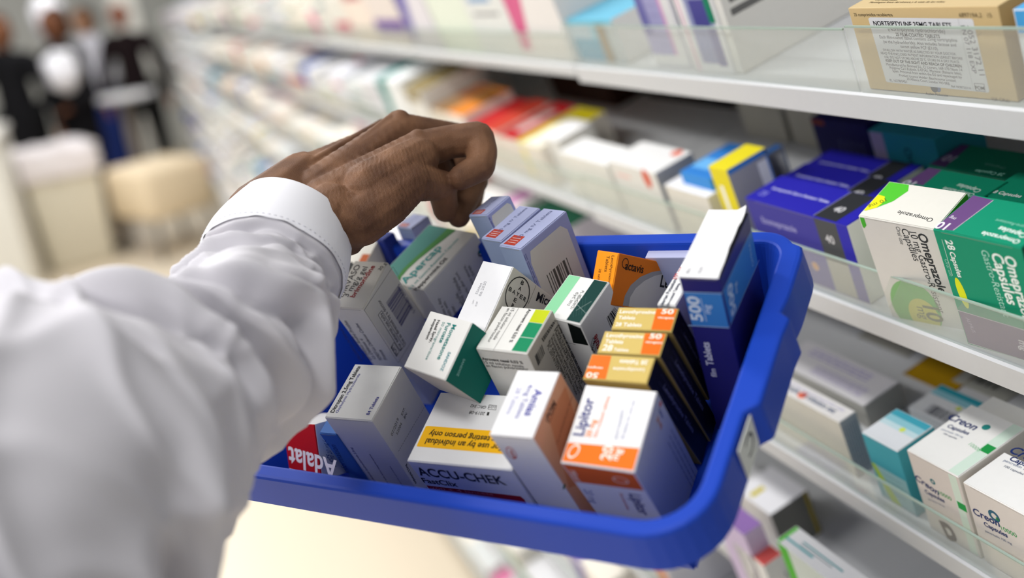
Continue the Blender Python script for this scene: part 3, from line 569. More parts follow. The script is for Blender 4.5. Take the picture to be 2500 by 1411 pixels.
# middle shelf: omeprazole and neighbours
b = Carton([[.5793, -.6857, .4408], [.2144, .6499, .7292], [-.7865, -.3279, .5234]], (.26285, -.07476, .69339), (.0577, .0382, .0985), 'D8D6D2', {'top': 'E2E0D8', 'right': '3FA22E'}, Z8)
b.Q('top', '52C234', [(770, 565), (800, 480), (880, 410), (960, 390), (1035, 420), (1030, 455), (950, 510), (860, 545)], 1); b.Q('top', 'E6E41C', [(778, 540), (800, 495), (850, 470), (905, 485), (905, 510), (860, 545), (800, 562)], 2)
b.T('top', '10 mg', (905, 495), (812, 535), '6a6a20', False, layer=3); b.T('top', 'Omeprazole', (1170, 604), (982, 560), '3a3a3a')
b.T('front', 'Omeprazole', (1078, 680), (1198, 1000), '303438', True, k=.9); b.T('front', '10 mg Gastro-Resistant', (1035, 672), (1195, 1108), '303438'); b.T('front', 'Capsules', (990, 656), (1062, 830), '303438'); b.T('front', 'Oral use', (962, 645), (990, 740), '6a6a6a')
b.ell('front', '54B040', (1072, 1085), .0196, .0270, rot=.12, layer=1); b.ell('front', 'C8C438', (1118, 1125), .0120, .0165, rot=.12, layer=2); b.T('front', '10', (1108, 1068), (1142, 1150), '4a5a20', True, layer=3); b.T('front', 'mg', (1075, 1075), (1100, 1140), '4a5a20', layer=3)
b.Q('front', '46B030', [(770, 590), (790, 590), (806, 640), (795, 655), (775, 640)], 1)
b.done('medicine_box', 'white gastro-resistant capsules carton with green oval, on the middle shelf', 'box', GB)
GREEN = '0F8E6C'; PUR = '6A4A80'
b = Carton([[.4587, -.7743, .4358], [.2295, .5771, .7837], [-.8584, -.2595, .4425]], (.29492, -.06008, .63668), (.0623, .0391, .0955), GREEN, {'right': '08553F'}, Z8)
b.Q('top', PUR, [(1160, 655), (1270, 668), (1490, 505), (1380, 478)], 1); b.Ln('top', 'C8C0D0', (1272, 668), (1490, 505), .0005); b.T('top', '10', (1262, 632), (1204, 620), 'E8E4F0', True); b.T('top', 'mg', (1292, 600), (1262, 590), 'E8E4F0'); b.T('top', 'Omeprazole', (1640, 722), (1436, 672), 'E4F2EC', True); b.T('top', 'Capsules', (1680, 690), (1530, 645), 'E4F2EC', True); b.T('top', 'Gastro-Resistant', (1700, 650), (1508, 605), '90D0BC')
b.T('front', '28', (1228, 716), (1250, 770), 'EAF4F0', True); b.T('front', 'Capsules', (1252, 780), (1300, 918), 'EAF4F0', True); b.T('front', 'Oral use', (1225, 820), (1256, 912), '8CCAB8'); b.Ln('front', 'D8ECE4', (1212, 715), (1270, 910), .0003)
b.ell('front', 'D8E020', (1320, 1005), .0030, .0125, rot=-.08, layer=1)
b.T('front', 'Omeprazole', (1545, 800), (1660, 1170), 'EAF4F0', True); b.T('front', 'Capsules', (1475, 785), (1568, 1062), 'EAF4F0', True); b.T('front', 'Gastro-Resistant', (1420, 770), (1545, 1130), 'A8DCCC')
b.Q('front', '705A80', [(1296, 1098), (1720, 1225), (1760, 1400), (1350, 1270)], 1); b.Ln('front', 'C8C0D0', (1296, 1096), (1720, 1222), .0006); b.Ln('front', 'B8C8C0', (1350, 1270), (1760, 1398), .0006); b.T('front', 'ALMUS', (1340, 1135), (1378, 1215), 'A898B8'); b.T('front', 'mg', (1625, 1255), (1640, 1312), 'D8D0E0', True)
b.done('medicine_box', 'green and purple capsules carton right of the green-oval white one', 'box', GB)
b = SB(2, (1010, 412), (1424, 488), (1130, 326), s=.075, zoom=Z8, base=GREEN, faces={'right': '08553F'})
b.Q('top', PUR, [(1000, 420), (1110, 425), (1225, 330), (1120, 315)], 1); b.T('top', '10', (1080, 408), (1026, 396), 'E8E4F0', True); b.T('top', 'Omeprazole', (1395, 472), (1228, 434), 'CDE8DE', True); b.T('top', 'Capsules', (1430, 450), (1308, 415), 'CDE8DE', True); b.T('top', '28 Capsules', (1555, 362), (1400, 340), '8CCAB8')
b.done('medicine_box', 'green capsules carton in the second row, behind the white green-oval carton', 'box', GB)
b = SB(2, (1428, 480), (1800, 560), (1600, 350), s=.080, zoom=Z8, base=GREEN); b.T('top', '28 Capsules', (1468, 462), (1632, 492), 'EAF4F0', True)
b.done('medicine_box', 'green capsules carton in the second row at the right edge', 'box', GB)
b = SB(2, (1135, 318), (1600, 372), (1300, 200), s=.125, zoom=Z8, base='0C7A5E'); b.Q('top', '5A3E70', [(1130, 325), (1225, 330), (1400, 180), (1300, 170)], 1); b.T('top', '10', (1300, 270), (1245, 262), 'B8B0C8', True); b.T('top', 'Omeprazole', (1560, 330), (1450, 305), '7CB8A8')
b.done('medicine_box', 'green capsules carton farthest back under the upper shelf', 'box', GB)
# three blue cartons lying in line
fr_ = [(150, 490, 700, 655), (262, 405, 800, 555), (385, 345, 880, 470)]
for i in range(3):
    dd = [.040, .040, .046][i]; ss = .006 + sum([.041, .041, .047][:i])
    p0 = [(150, 492), (288, 420), (408, 356)][i]; p1 = [(703, 655), (800, 563), (890, 492)][i]
    b = SB(2, p0, p1, depth=dd, s=ss, zoom=Z8, base='2420A0', faces={'top': '2420A4', 'front': '3C3892', 'right': 'D6DAD2'})
    b.R4('top', '2A2C30', .70, 0, .90, 1, 1); b.R4('top', '9C9CA8', .695, 0, .70, 1, 2); b.T('top', 'Esomeprazole Gastro-Resistant Tablets', ('f', .10, .52), ('f', .66, .52), 'C4C4EC', True, layer=2); b.T('top', '28', ('f', .06, .8), ('f', .13, .8), '8C8CD8'); b.T('top', '40', ('f', .76, .70), ('f', .84, .70), 'C8C8CC', True, layer=2)
    b.R4('front', '46484C', .70, 0, .90, .55, 1); b.R4('front', 'A8A69C', .70, .55, .90, 1, 1); b.R4('front', '2824A4', .9, 0, 1, .5, 1)
    if i == 0:
        b.T('front', '40', ('f', .76, .3), ('f', .84, .3), 'C4C4C8', True); b.T('front', 'Esomeprazole', ('f', .12, .3), ('f', .48, .3), '9A98CC', True); b.ell('front', 'D89A60', ('f', .56, .72), .004)
    b.done('medicine_box', 'blue carton with dark grey band, ' + ['nearest the guard', 'middle', 'farthest back'][i] + ' of the three on the middle shelf', 'box', GB)
b = SB(2, (500, 62), (806, 125), s=.150, depth=.05, zoom=Z8, base='22205E', flap=False); b.R4('front', '8C4038', 0, 0, .25, .1); b.lines('front', .4, .3, .9, .9, 5, '8C8CC0', True); b.done('medicine_box', 'navy carton standing behind the three blue ones', 'box', GB)
b = SB(2, (812, 128), (1165, 165), s=.140, depth=.05, zoom=Z8, base='2E94A8', flap=False); b.R4('front', 'B4A8C8', 0, .0, .22, 1); b.T('front', 'Omep', ('f', .5, .2), ('f', .58, .65), '14505C', True); b.done('medicine_box', 'turquoise carton with lilac band standing beside the navy one', 'box', GB)
# middle shelf, farther left
b = SB(2, (1868, 655), (1985, 690), (2180, 528), s=.010, zoom=ZB, base='E2D224', faces={'right': '9A9CA4', 'top': 'DFD020'}, flap=False); b.R4('front', 'F0F0E4', .3, .2, .5, .9); b.R4('right', '3A7CC8', 0, 0, .06, 1); b.R4('right', '3A7CC8', 0, 0, 1, .06); b.R4('right', 'E0E4E8', .06, .1, .3, 1); b.done('medicine_box', 'yellow and blue carton on end, left of the blue cartons', 'box', GB)
b = SB(2, (2138, 610), (2180, 622), (2310, 520), s=.075, zoom=ZB, base='3A7CC8', faces={'right': '9A9CA4', 'top': '2F6CB8'}, flap=False); b.R4('right', '3A7CC8', 0, 0, .06, 1); b.R4('right', 'E0E4E8', .06, .1, .3, 1); b.done('medicine_box', 'blue edged carton with grey side right behind the yellow one', 'box', GB)
b = SB(2, (1690, 690), (1872, 720), (1860, 480), s=.016, zb=.035, zoom=ZB, base='3C8CD4', faces={'top': '2F7CCC'}, flap=False); b.R4('top', '6AB0E8', .05, .5, .6, .8); b.R4('front', '8CC0EC', 0, .6, 1, 1); b.done('medicine_box', 'bright blue carton lying left of the yellow one', 'box', GB)
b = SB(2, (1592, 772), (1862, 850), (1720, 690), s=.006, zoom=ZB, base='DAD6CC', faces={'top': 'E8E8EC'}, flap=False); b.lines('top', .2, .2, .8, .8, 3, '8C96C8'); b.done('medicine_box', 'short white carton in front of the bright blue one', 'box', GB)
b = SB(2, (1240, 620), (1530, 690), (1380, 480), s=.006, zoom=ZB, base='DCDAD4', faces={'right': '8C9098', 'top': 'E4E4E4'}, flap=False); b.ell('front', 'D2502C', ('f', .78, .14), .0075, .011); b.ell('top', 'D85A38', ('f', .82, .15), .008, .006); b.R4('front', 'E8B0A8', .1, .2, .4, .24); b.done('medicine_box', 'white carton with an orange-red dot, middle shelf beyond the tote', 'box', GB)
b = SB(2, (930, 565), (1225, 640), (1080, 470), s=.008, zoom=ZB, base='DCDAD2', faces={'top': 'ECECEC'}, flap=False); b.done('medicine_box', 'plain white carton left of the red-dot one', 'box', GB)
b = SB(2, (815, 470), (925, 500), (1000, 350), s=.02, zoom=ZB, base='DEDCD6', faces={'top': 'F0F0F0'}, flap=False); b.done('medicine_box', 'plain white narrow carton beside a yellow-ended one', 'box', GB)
b = SB(2, (665, 500), (810, 540), (1110, 290), s=.008, zoom=ZB, base='E0D8CC', faces={'top': 'D8C81C'}, flap=False); b.R4('front', 'E8D890', .1, .1, .3, .9); b.R4('top', 'ECE8DC', .25, .3, 1, 1); b.done('medicine_box', 'cream carton with yellow top edge, right of the red ones', 'box', GB)
for i, (pa, pb, bk, c) in enumerate([((545, 460), (665, 505), (1000, 270), 'B8141E'), ((440, 420), (540, 460), (860, 250), 'C4402E'), ((330, 395), (436, 420), (740, 245), 'C01A22')]):
    b = SB(2, pa, pb, bk, s=.010, zoom=ZB, base='E2D6CA', faces={'top': c}, flap=False)
    if i == 0: b.R4('top', 'C8B0AC', .3, .2, .7, .8)
    b.done('medicine_box', ['deep red carton right of the hand, with pale print on top', 'brick red carton between two deep red ones', 'deep red carton closest to the knuckles'][i], 'box', GB)
b = SB(2, (230, 320), (325, 345), (640, 180), s=.010, zoom=ZB, base='E0DCD4', faces={'top': 'E0862A'}, flap=False); b.R4('top', '8A5A24', .1, .1, 1, .55); b.done('medicine_box', 'orange-topped carton above the knuckles', 'box', GB)
b = SB(2, (100, 290), (225, 315), (420, 130), s=.010, zoom=ZB, base='DAD2C4', faces={'top': '93704A'}, flap=False); b.R4('top', 'A85A28', .3, 0, .7, .5); b.done('medicine_box', 'brown-topped carton left of the orange-topped one', 'box', GB)
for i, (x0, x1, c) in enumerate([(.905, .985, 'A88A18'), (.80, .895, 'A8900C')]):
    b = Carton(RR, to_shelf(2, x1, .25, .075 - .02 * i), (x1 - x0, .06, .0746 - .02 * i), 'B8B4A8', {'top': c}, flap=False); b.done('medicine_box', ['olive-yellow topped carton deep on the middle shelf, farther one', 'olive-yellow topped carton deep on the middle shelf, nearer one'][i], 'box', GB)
for i, (xa_, xb_, y0_, dp_, h_, c_, lab_) in enumerate([(1.02, 1.30, .24, .10, .115, '17100E', 'near-black carton added to deepen the dark behind the red ones'), (.99, 1.16, .35, .03, .12, '1A1416', 'black carton added against the back panel to deepen the dark behind the red ones'), (1.33, 1.55, .20, .10, .10, '3A2014', 'dark brown carton added to deepen the dark behind the orange-topped one')]):
    b = Carton(RR, to_shelf(2, xb_, y0_ + dp_, h_), (xb_ - xa_, dp_, h_ - .0004), c_, {}, flap=False); b.done('medicine_box', lab_, 'box', GB)  # dark cartons added so the depth of the shelf stays near black
# lower shelf
CR_ = '1C2F68'
def creon(b, zoom, top, front, lab):
    b.z = zoom; f1, f2, f3, f4 = top
    b.T('top', 'Creon', *f1, CR_, True, slant=.15); b.T('top', 'Capsules', *f2, CR_, True); b.T('top', 'pancreatin 150 mg', *f3, '6a7a9a'); b.T('top', '100 capsules', *f4, '3a4a6a')
    g1, g2, g3, g4 = front
    b.T('front', 'Creon', *g1, CR_, True, slant=.15); b.T('front', 'Capsules', *g2, CR_, True, slant=.1); b.T('front', '10000', *g3, '3FA05A'); b.T('front', 'pancreatin 150 mg', *g4, '5a6a8a')
    b.R4('front', 'CFE0D4', .80, 0, .95, 1, .5); b.R4('front', '1F9648', .82, .34 if lab[0] == 'w' else .42, 1, .43 if lab[0] == 'w' else .52, 1); b.R4('top', 'D4E8DA', .80, 0, .98, 1, .5)
    b.done('medicine_box', lab, 'box', GC)
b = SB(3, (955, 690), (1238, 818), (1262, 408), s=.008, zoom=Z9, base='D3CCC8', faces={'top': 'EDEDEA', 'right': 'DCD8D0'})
b.R4('top', '1F9648', .82, .42, 1, .55, 1); b.T('top', '10000', ('f', .62, .55), ('f', .84, .58), '9CD0A8')
b.ell('top', '2A8E88', ('f', .55, .22), .003); b.z = Z9; b.T('front', 'P', (1222, 1262), (1290, 1290), '3a2418', True, k=1.5); b.ell('front', '2A6E78', (1102, 868), .0025, rin=.4)
creon(b, Z9, (((1182, 512), (1334, 580)), ((1180, 560), (1300, 605)), ((1150, 575), (1270, 622)), ((1160, 600), (1235, 630))), (((1006, 855), (1140, 948)), ((1062, 930), (1172, 988)), ((1140, 938), (1212, 978)), ((1080, 968), (1170, 1012))), 'white capsules carton with navy script and green square, left of its twin')
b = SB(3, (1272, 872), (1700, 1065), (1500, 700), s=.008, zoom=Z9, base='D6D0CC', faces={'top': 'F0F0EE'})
b.ell('front', '2A5E78', (1448, 1062), .0048, rin=.5); b.ell('front', '3FA05A', (1468, 1080), .0015)
creon(b, Z9, (((1528, 700), (1720, 790)), ((1530, 745), (1700, 815)), ((1500, 752), (1680, 830)), ((1502, 785), (1610, 832))), (((1336, 1050), (1485, 1125)), ((1395, 1115), (1528, 1185)), ((1492, 1140), (1580, 1185)), ((1400, 1150), (1550, 1225))), 'biggest white capsules carton with navy script, at the lower right edge')
b = SB(3, (700, 592), (908, 718), (905, 458), s=.010, zoom=Z9, base='3C9CAE', faces={'top': 'DCE0E4', 'right': '4AA6B4'})
b.R4('top', '3FA0B4', 0, 0, 1, .2, 1); b.R4('top', '8CC4D0', 0, .2, 1, .38, 1); b.R4('top', 'C0DAE0', 0, .38, 1, .52, 1); b.ell('top', 'D0E060', ('f', .6, .45), .0025, layer=2); b.R4('front', '8FB8C0', .1, .45, 1, 1); b.Q('front', 'A6C23C', [('f', 0, .45), ('f', .12, .45), ('f', .6, 1), ('f', .3, 1)], 2); b.lines('front', .3, .5, .8, .85, 4, '6a8a98')
b.done('medicine_box', 'turquoise and white carton left of the navy-script cartons', 'box', GC)
b = SB(3, (962, 450), (1262, 575), (1166, 325), s=.082, zoom=Z9, base='D8DADC', faces={'top': 'E2E4E6'}); b.R4('top', '2F98AA', 0, 0, 1, .18, 1); b.R4('top', '8CC4D0', 0, .18, 1, .36, 1); b.ell('top', 'D0E060', ('f', .6, .45), .0025, layer=2)
b.bars('top', [('f', .25, .62), ('f', .7, .62), ('f', .7, .92), ('f', .25, .92)], 20, '4a4c58'); b.done('medicine_box', 'turquoise and white carton with barcode in the second row', 'box', GC)
b = SB(3, (-60, 190), (592, 588), (700, 490), s=.012, zoom=Z9, base='CBC9C0', faces={'top': 'DCDAD8', 'right': '9A9CA4'}); b.T('top', 'Simple 14 infusion set', ('f', .5, .7), ('f', .92, .7), '4a5878', True); b.ell('top', 'E86A40', ('f', .66, .62), .005, .004); b.lines('top', .3, .2, .95, .4, 2, '9C98C0'); b.lines('right', .1, .1, .9, .9, 6, '6a7080', True)
b.done('medicine_box', 'large off-white carton with orange spot, front row beyond the turquoise one', 'box', GC)
b = SB(3, (216, 190), (742, 528), (1012, 352), s=.062, zoom=Z9, base='C4C2BC', faces={'top': 'DAD8DC', 'right': 'A6A4A0'}); b.lines('top', .15, .12, .8, .4, 3, 'A8A0CC', w=.0018); b.lines('top', .35, .55, .9, .85, 5, 'B0A8CC', w=.0012); b.done('medicine_box', 'large off-white carton with faint violet print, behind the orange-spot one', 'box', GC)
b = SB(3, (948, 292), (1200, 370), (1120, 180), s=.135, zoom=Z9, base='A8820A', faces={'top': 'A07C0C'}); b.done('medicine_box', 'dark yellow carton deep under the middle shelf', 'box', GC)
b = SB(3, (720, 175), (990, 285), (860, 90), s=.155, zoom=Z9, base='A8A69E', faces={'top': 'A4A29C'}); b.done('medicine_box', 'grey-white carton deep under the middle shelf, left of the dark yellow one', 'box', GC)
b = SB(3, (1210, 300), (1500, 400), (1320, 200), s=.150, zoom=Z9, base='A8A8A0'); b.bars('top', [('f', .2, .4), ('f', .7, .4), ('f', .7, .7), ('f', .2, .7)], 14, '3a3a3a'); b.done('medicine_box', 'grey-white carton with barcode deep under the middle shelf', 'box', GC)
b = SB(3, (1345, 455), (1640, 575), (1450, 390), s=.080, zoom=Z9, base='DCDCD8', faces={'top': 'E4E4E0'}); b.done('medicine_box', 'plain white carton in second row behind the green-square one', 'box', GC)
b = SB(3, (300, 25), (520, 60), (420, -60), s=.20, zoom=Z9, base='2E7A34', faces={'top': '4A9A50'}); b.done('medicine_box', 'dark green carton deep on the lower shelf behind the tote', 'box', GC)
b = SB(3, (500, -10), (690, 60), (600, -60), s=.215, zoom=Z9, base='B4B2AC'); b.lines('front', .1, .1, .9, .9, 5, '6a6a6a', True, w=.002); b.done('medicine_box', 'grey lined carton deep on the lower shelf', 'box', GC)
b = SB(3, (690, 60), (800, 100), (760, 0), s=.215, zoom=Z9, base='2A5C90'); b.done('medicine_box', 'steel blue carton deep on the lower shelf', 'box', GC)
# fifth shelf, seen below the lower one
GD = 'cartons on the fifth shelf of the near unit'
def S4(x0, x1, y0, dep, h, base, lab, art=None, **kw):
    b = Carton(RR, to_shelf(4, x1, y0 + dep, h), (x1 - x0, dep, h - .0004), base, kw, flap=False)
    if art: art(b)
    b.done('medicine_box', lab, 'box', GD)
def a_yel(b): b.R4('top', 'C8B81C', .3, .55, .42, .9); b.R4('right', 'A89418', .05, 0, .12, 1)
def S4p(TL, TR, BK, base, lab, art=None, s=.01, lev=4, **kw):
    b = SB(lev, TL, TR, BK, s=s, zoom=ZC, base=base, flap=False, faces=kw)
    if art: art(b)
    b.done('medicine_box', lab, 'box', GD)
S4p((150, 650), (425, 840), (420, 440), 'D8D4D0', 'white carton with a yellow bar on its top, below the lower shelf lip', a_yel, s=.03, top='E4E4E8', right='70706C')
S4p((-180, 470), (130, 635), (60, 300), 'D8D4D0', 'plain white carton beside the yellow-bar one on the fifth shelf', None, s=.03, top='DEDEE0')
S4p((-60, 800), (180, 930), (60, 690), 'C8B8D8', 'violet carton low in the frame by the corner of the tote', None, s=.03, lev=5, top='8A68A8')
S4p((120, 1060), (330, 1150), (260, 960), 'DCDCDC', 'carton with salmon-red top low beside the violet one', None, s=.03, lev=5, top='D85C58')
b = SB(5, (480, 1060), (1100, 1480), (690, 975), s=.03, zoom=ZC, base='C9D4D0', flap=False, faces={'top': 'D4D4D6'}); b.R4('top', '3C98A0', .05, .6, .4, .7); b.R4('top', '4CB02C', 0, 0, .05, 1); b.Q('front', '4CB02C', [('f', 0, 0), ('f', .15, 0), ('f', .08, .8), ('f', 0, 1)]); b.R4('top', '3C8C94', .2, .35, .7, .42); b.R4('top', '6a7a80', .2, .5, .6, .54); b.R4('top', '4CB02C', .8, .5, 1, 1); b.done('medicine_box', 'white carton with green corner and teal lettering, bottom of the frame', 'box', GD)
# ---------------------------------------------------------------- the long run of cartons beyond, softened by distance
PAL = ['DCDAD2', 'E4E2DC', 'D8D8DA', 'E6E0D4', 'CFD2D0', 'DDDDE4', 'E2DAD0', 'D2CFC8']
ACC = ['8A3F8C', 'C8385A', '2E8C5A', '2F7E96', '6A5AA0', 'D07A30', '3A58A8', 'B82030', 'C8B030', '5C5C60', 'D878A0', '38A0A0']
ACN = {'8A3F8C': 'plum', 'C8385A': 'crimson', '2E8C5A': 'green', '2F7E96': 'teal', '6A5AA0': 'violet', 'D07A30': 'orange', '3A58A8': 'blue', 'B82030': 'red', 'C8B030': 'yellow', '5C5C60': 'grey', 'D878A0': 'pink', '38A0A0': 'turquoise'}
ORD = ['nearest', 'second', 'third', 'fourth', 'fifth', 'sixth', 'seventh', 'eighth', 'ninth', 'tenth', '11th', '12th', '13th', '14th', '15th', '16th', '17th', '18th', '19th', '20th'] + ['%dth' % i for i in range(21, 99)]
rr = random.Random(11); nfar = 0
FIRST = {1: [(.15, .117, 'E2DEDC', 'D0628C', 'corner'), (.15, .112, 'DCDEDC', '8CA8C8', 'print'), (.17, .115, 'DDE4D6', '1F8C46', 'top'), (.16, .117, 'DAD6DC', '6E66A8', 'corner'), (.20, .115, 'DCD2CC', '74549A', 'band'), (.2, .115, 'E6D8CC', 'B0606C', 'top')], 2: [(.12, .10, 'DCDAD4', '8A7A50', 'top'), (.16, .11, 'E4E6E6', '1F7E78', 'corner'), (.15, .1, 'D8D8DC', '9A9AA0', 'print')], 3: [(.14, .1, 'DCD4DA', '2E6A50', 'top'), (.16, .11, 'E0DCD8', 'C890B8', 'panel')]}
ACN.update({'D0628C': 'rose', '8CA8C8': 'pale blue', '1F8C46': 'bright green', '6E66A8': 'mauve', '74549A': 'purple', 'B0606C': 'dusty red', '8A7A50': 'khaki', '1F7E78': 'deep teal', '9A9AA0': 'pale grey', '2E6A50': 'dark green', 'C890B8': 'lilac'})
start = {1: 1.05, 2: 1.62, 3: 1.16, 4: 1.05, 5: .92, 6: 1.10, 7: 1.3, 8: 1.5}
for k in range(1, 9):
    x = start[k]; i = 0; g = 'soft distant cartons on the %s shelf' % NAMES[k]
    sp = list(FIRST.get(k, []))
    while x < 9.2:
        w = rr.uniform(.08, .145) * (1 + .42 * (x - 1)); h = rr.uniform(.055, .118); dp = rr.uniform(.10, .20); base = rr.choice(PAL); ac = rr.choice(ACC)
        st0 = None
        if sp: w, h, base, ac, st0 = sp.pop(0)
        elif rr.random() < .06: x += w * .8; continue
        b = Carton(RR, to_shelf(k, x + w, .006 + dp, h), (w, dp, h - .0004), base, {}, flap=False)
        st = rr.choice(['band', 'corner', 'panel', 'print', 'print', 'all' if rr.random() < .35 else 'print'])
        st = st0 or st
        if st == 'band': b.R4('front', ac, 0, .55, 1, .8); b.R4('top', ac, 0, .3, 1, .6)
        elif st == 'corner': b.Q('front', ac, [('f', 0, 0), ('f', .5, 0), ('f', .2, .9), ('f', 0, .9)]); b.R4('top', ac, 0, 0, .4, 1)
        elif st == 'panel': b.R4('front', ac, .55, .1, .9, .9); b.R4('top', ac, .6, .2, .9, .8)
        elif st == 'top': b.R4('top', ac, 0, 0, 1, 1); b.R4('front', ac, .2, 0, .9, .2)
        elif st == 'all': b.R4('front', ac, 0, 0, 1, 1); b.R4('top', ac, 0, 0, 1, 1)
        else: b.R4('front', ac, .15, .25, .7, .33); b.R4('front', '8C8C90', .15, .45, .8, .49); b.R4('top', ac, .2, .5, .6, .6)
        word = {'band': 'band', 'corner': 'corner', 'panel': 'panel', 'print': 'print', 'all': 'all over', 'top': 'top'}[st]
        b.done('medicine_box', 'out-of-focus carton with %s %s, %s along the %s shelf past the near unit' % (ACN[ac], word, ORD[i], NAMES[k]), 'box', g)
        x += w + rr.choice((.002, .004, .01)); i += 1; nfar += 1


# ---------------------------------------------------------------- the arm reaching into the tote
def cp(px, py, d): return V3((px - CX) / F * d, (py - CY) / F * d, d)
_b = bmesh.new(); bmesh.ops.create_icosphere(_b, subdivisions=2, radius=1.02); BV = [v.co.copy() for v in _b.verts]; BF = [[v.index for v in f.verts] for f in _b.faces]; _b.free()
class Soup:
    def __init__(s): s.v = []; s.f = []
def ball(bm, c, r):
    k = len(bm.v); bm.v += [c + v * r for v in BV]; bm.f += [[k + i for i in f] for f in BF]
def blob(bm, a, b, ra, rb, n=7):
    """a tapered capsule as a run of overlapping spheres"""
    for i in range(n + 1):
        t = i / n; c = a.lerp(b, t); r = (ra + (rb - ra) * t)
        ball(bm, c, r)
def chain(bm, pts, n=7):
    for (a, ra), (b, rb) in zip(pts, pts[1:]): blob(bm, a, b, ra, rb, n)
J = {}
J['wu'] = cp(742, 440, .690); J['wr'] = cp(812, 517, .655); J['wm'] = cp(778, 478, .668)
J['fu'] = cp(640, 533, .655); J['fr'] = cp(715, 640, .635)
J['m2'] = cp(1022, 368, .690); J['m3'] = cp(978, 318, .715); J['m4'] = cp(948, 335, .742); J['m5'] = cp(920, 370, .765)
J['i1'] = cp(1165, 338, .700); J['i2'] = cp(1172, 407, .690); J['i3'] = cp(1124, 434, .683)
J['mp'] = cp(1128, 338, .742); J['md'] = cp(1160, 440, .728); J['mt'] = cp(1120, 528, .712)
J['rp'] = cp(1105, 355, .768); J['rd'] = cp(1155, 462, .760); J['rt'] = cp(1150, 505, .752)
J['lp'] = cp(1062, 372, .752); J['ld'] = cp(1086, 452, .750); J['lt'] = cp(1090, 512, .742)
J['tc'] = cp(872, 538, .655); J['tm'] = cp(1004, 443, .664); J['ti'] = cp(1078, 452, .690); J['tt'] = cp(1088, 512, .706)
mmr = .001
bm = Soup()
chain(bm, [(J['fu'], 25 * mmr), (J['wu'], 20 * mmr)], 14); chain(bm, [(J['fr'], 26 * mmr), (J['wr'], 20 * mmr)], 14)
for k, r0, r1 in (('m2', 18, 14.2), ('m3', 18, 13.2), ('m4', 17, 12.5), ('m5', 16, 12)):
    base = {'m2': J['wr'].lerp(J['wu'], .25), 'm3': J['wr'].lerp(J['wu'], .55), 'm4': J['wu'], 'm5': J['wu'] + V3(-.002, .006, .018)}[k]
    chain(bm, [(base, r0 * mmr), (J[k], r1 * mmr)], 12)
# palm body below the metacarpals, thenar and thumb web
chain(bm, [(J['wr'] + V3(.004, .012, .014), .018), (cp(960, 440, .70), .017), (cp(1000, 410, .71), .013)], 10)
chain(bm, [(J['wr'] + V3(.002, .003, 0), .0205), (J['tc'], .0185), (cp(945, 488, .659), .0175), (J['tm'], .0140), (J['ti'], .0108), (J['tt'], .0092)], 9)
chain(bm, [(cp(905, 460, .662), .019), (cp(975, 415, .668), .0165), (cp(1022, 385, .682), .0145)], 8)
chain(bm, [(J['m2'], .0140), (cp(1095, 347, .698), .0120), (J['i1'], .0122), (cp(1178, 372, .695), .0108), (J['i2'], .0106), (J['i3'], .0088)], 8)
chain(bm, [(J['m3'], .0130), (J['mp'], .0112), (J['md'], .0100), (J['mt'], .0084)], 11)
chain(bm, [(J['m4'], .0122), (J['rp'], .0108), (J['rd'], .0094), (J['rt'], .0080)], 11)
chain(bm, [(J['m5'], .0116), (J['lp'], .0096), (J['ld'], .0084), (J['lt'], .0074)], 11)
# knuckle bumps and tendons
for k, r in (('m3', .0075), ('m2', .0070)):
    ball(bm, J[k] + V3(0, -.0070 if k == 'm3' else -.0078, -.0035), r)
for k, b0 in (('m3', .55), ('m4', .9)):
    s_ = J['wr'].lerp(J['wu'], b0) + V3(.005, -.0140, -.007); e_ = J[k] + V3(-.004, -.0100, -.004); chain(bm, [(s_, .0030), (e_, .0034)], 44)
me = bpy.data.meshes.new('hand'); me.from_pydata(bm.v, [], bm.f)
tmp = bpy.data.objects.new('tmp', me); COL.objects.link(tmp)
md = tmp.modifiers.new('r', 'REMESH'); md.mode = 'VOXEL'; md.voxel_size = .0009; md.use_smooth_shade = True
ms = tmp.modifiers.new('s', 'SMOOTH'); ms.factor = .5; ms.iterations = 11
dg = bpy.context.evaluated_depsgraph_get(); me2 = bpy.data.meshes.new_from_object(tmp.evaluated_get(dg)); bpy.data.objects.remove(tmp); me2.name = 'hand'
cen = {k: v.copy() for k, v in J.items()}
# folds pressed into the finger joints and the thumb web
def crease(c, d, w, depth):  # c centre, d unit direction across which the crease runs
    return (Vector(c), Vector(d).normalized(), w, depth)
CRS = [crease(J['i2'] * .5 + J['i1'] * .5 + V3(0, .008, 0), (J['i2'] - J['i1']), .0011, .0009), crease(J['i2'], (J['i3'] - J['i1']), .0010, .0009), crease(J['md'], J['mt'] - J['mp'], .0010, .0008), crease(cp(1045, 425, .67), (1, -.3, .2), .0010, .0010)]
NRM = [v.normal.copy() for v in me2.vertices]; NEW = []
for vi, v in enumerate(me2.vertices):
    p = v.co.copy(); dd = 0
    for c, d, w, dep in CRS:
        r = (p - c).length
        if r < .016: dd += dep * math.exp(-((p - c).dot(d) / w) ** 2) * (1 - r / .016)
    # wrinkled skin over the back of the thumb
    q = (p - cp(955, 468, .652))
    if q.length < .058:
        ax = V3(.93, -.30, .10); t = q.dot(ax); w_ = noise.noise(p * 60) * 2.2 + noise.noise(p * 160) * .8
        br = .5 + .5 * noise.noise(p * 230 + V3(3, 1, 2))
        sn = 1 - abs(math.sin(t * 1150 + w_ * 1.5)); dd += .0011 * br * sn ** 3.5 * max(0, 1 - (q.length / .056) ** 2)
    q = (p - cp(1165, 320, .700))
    if q.length < .016: dd += .00022 * max(0, math.sin(q.dot(V3(.9, .2, .1)) * 3600 + noise.noise(p * 150) * 3)) * (1 - q.length / .016)
    NEW.extend(p - NRM[vi] * dd)
me2.vertices.foreach_set('co', NEW); me2.update()
for p in me2.polygons: p.use_smooth = True
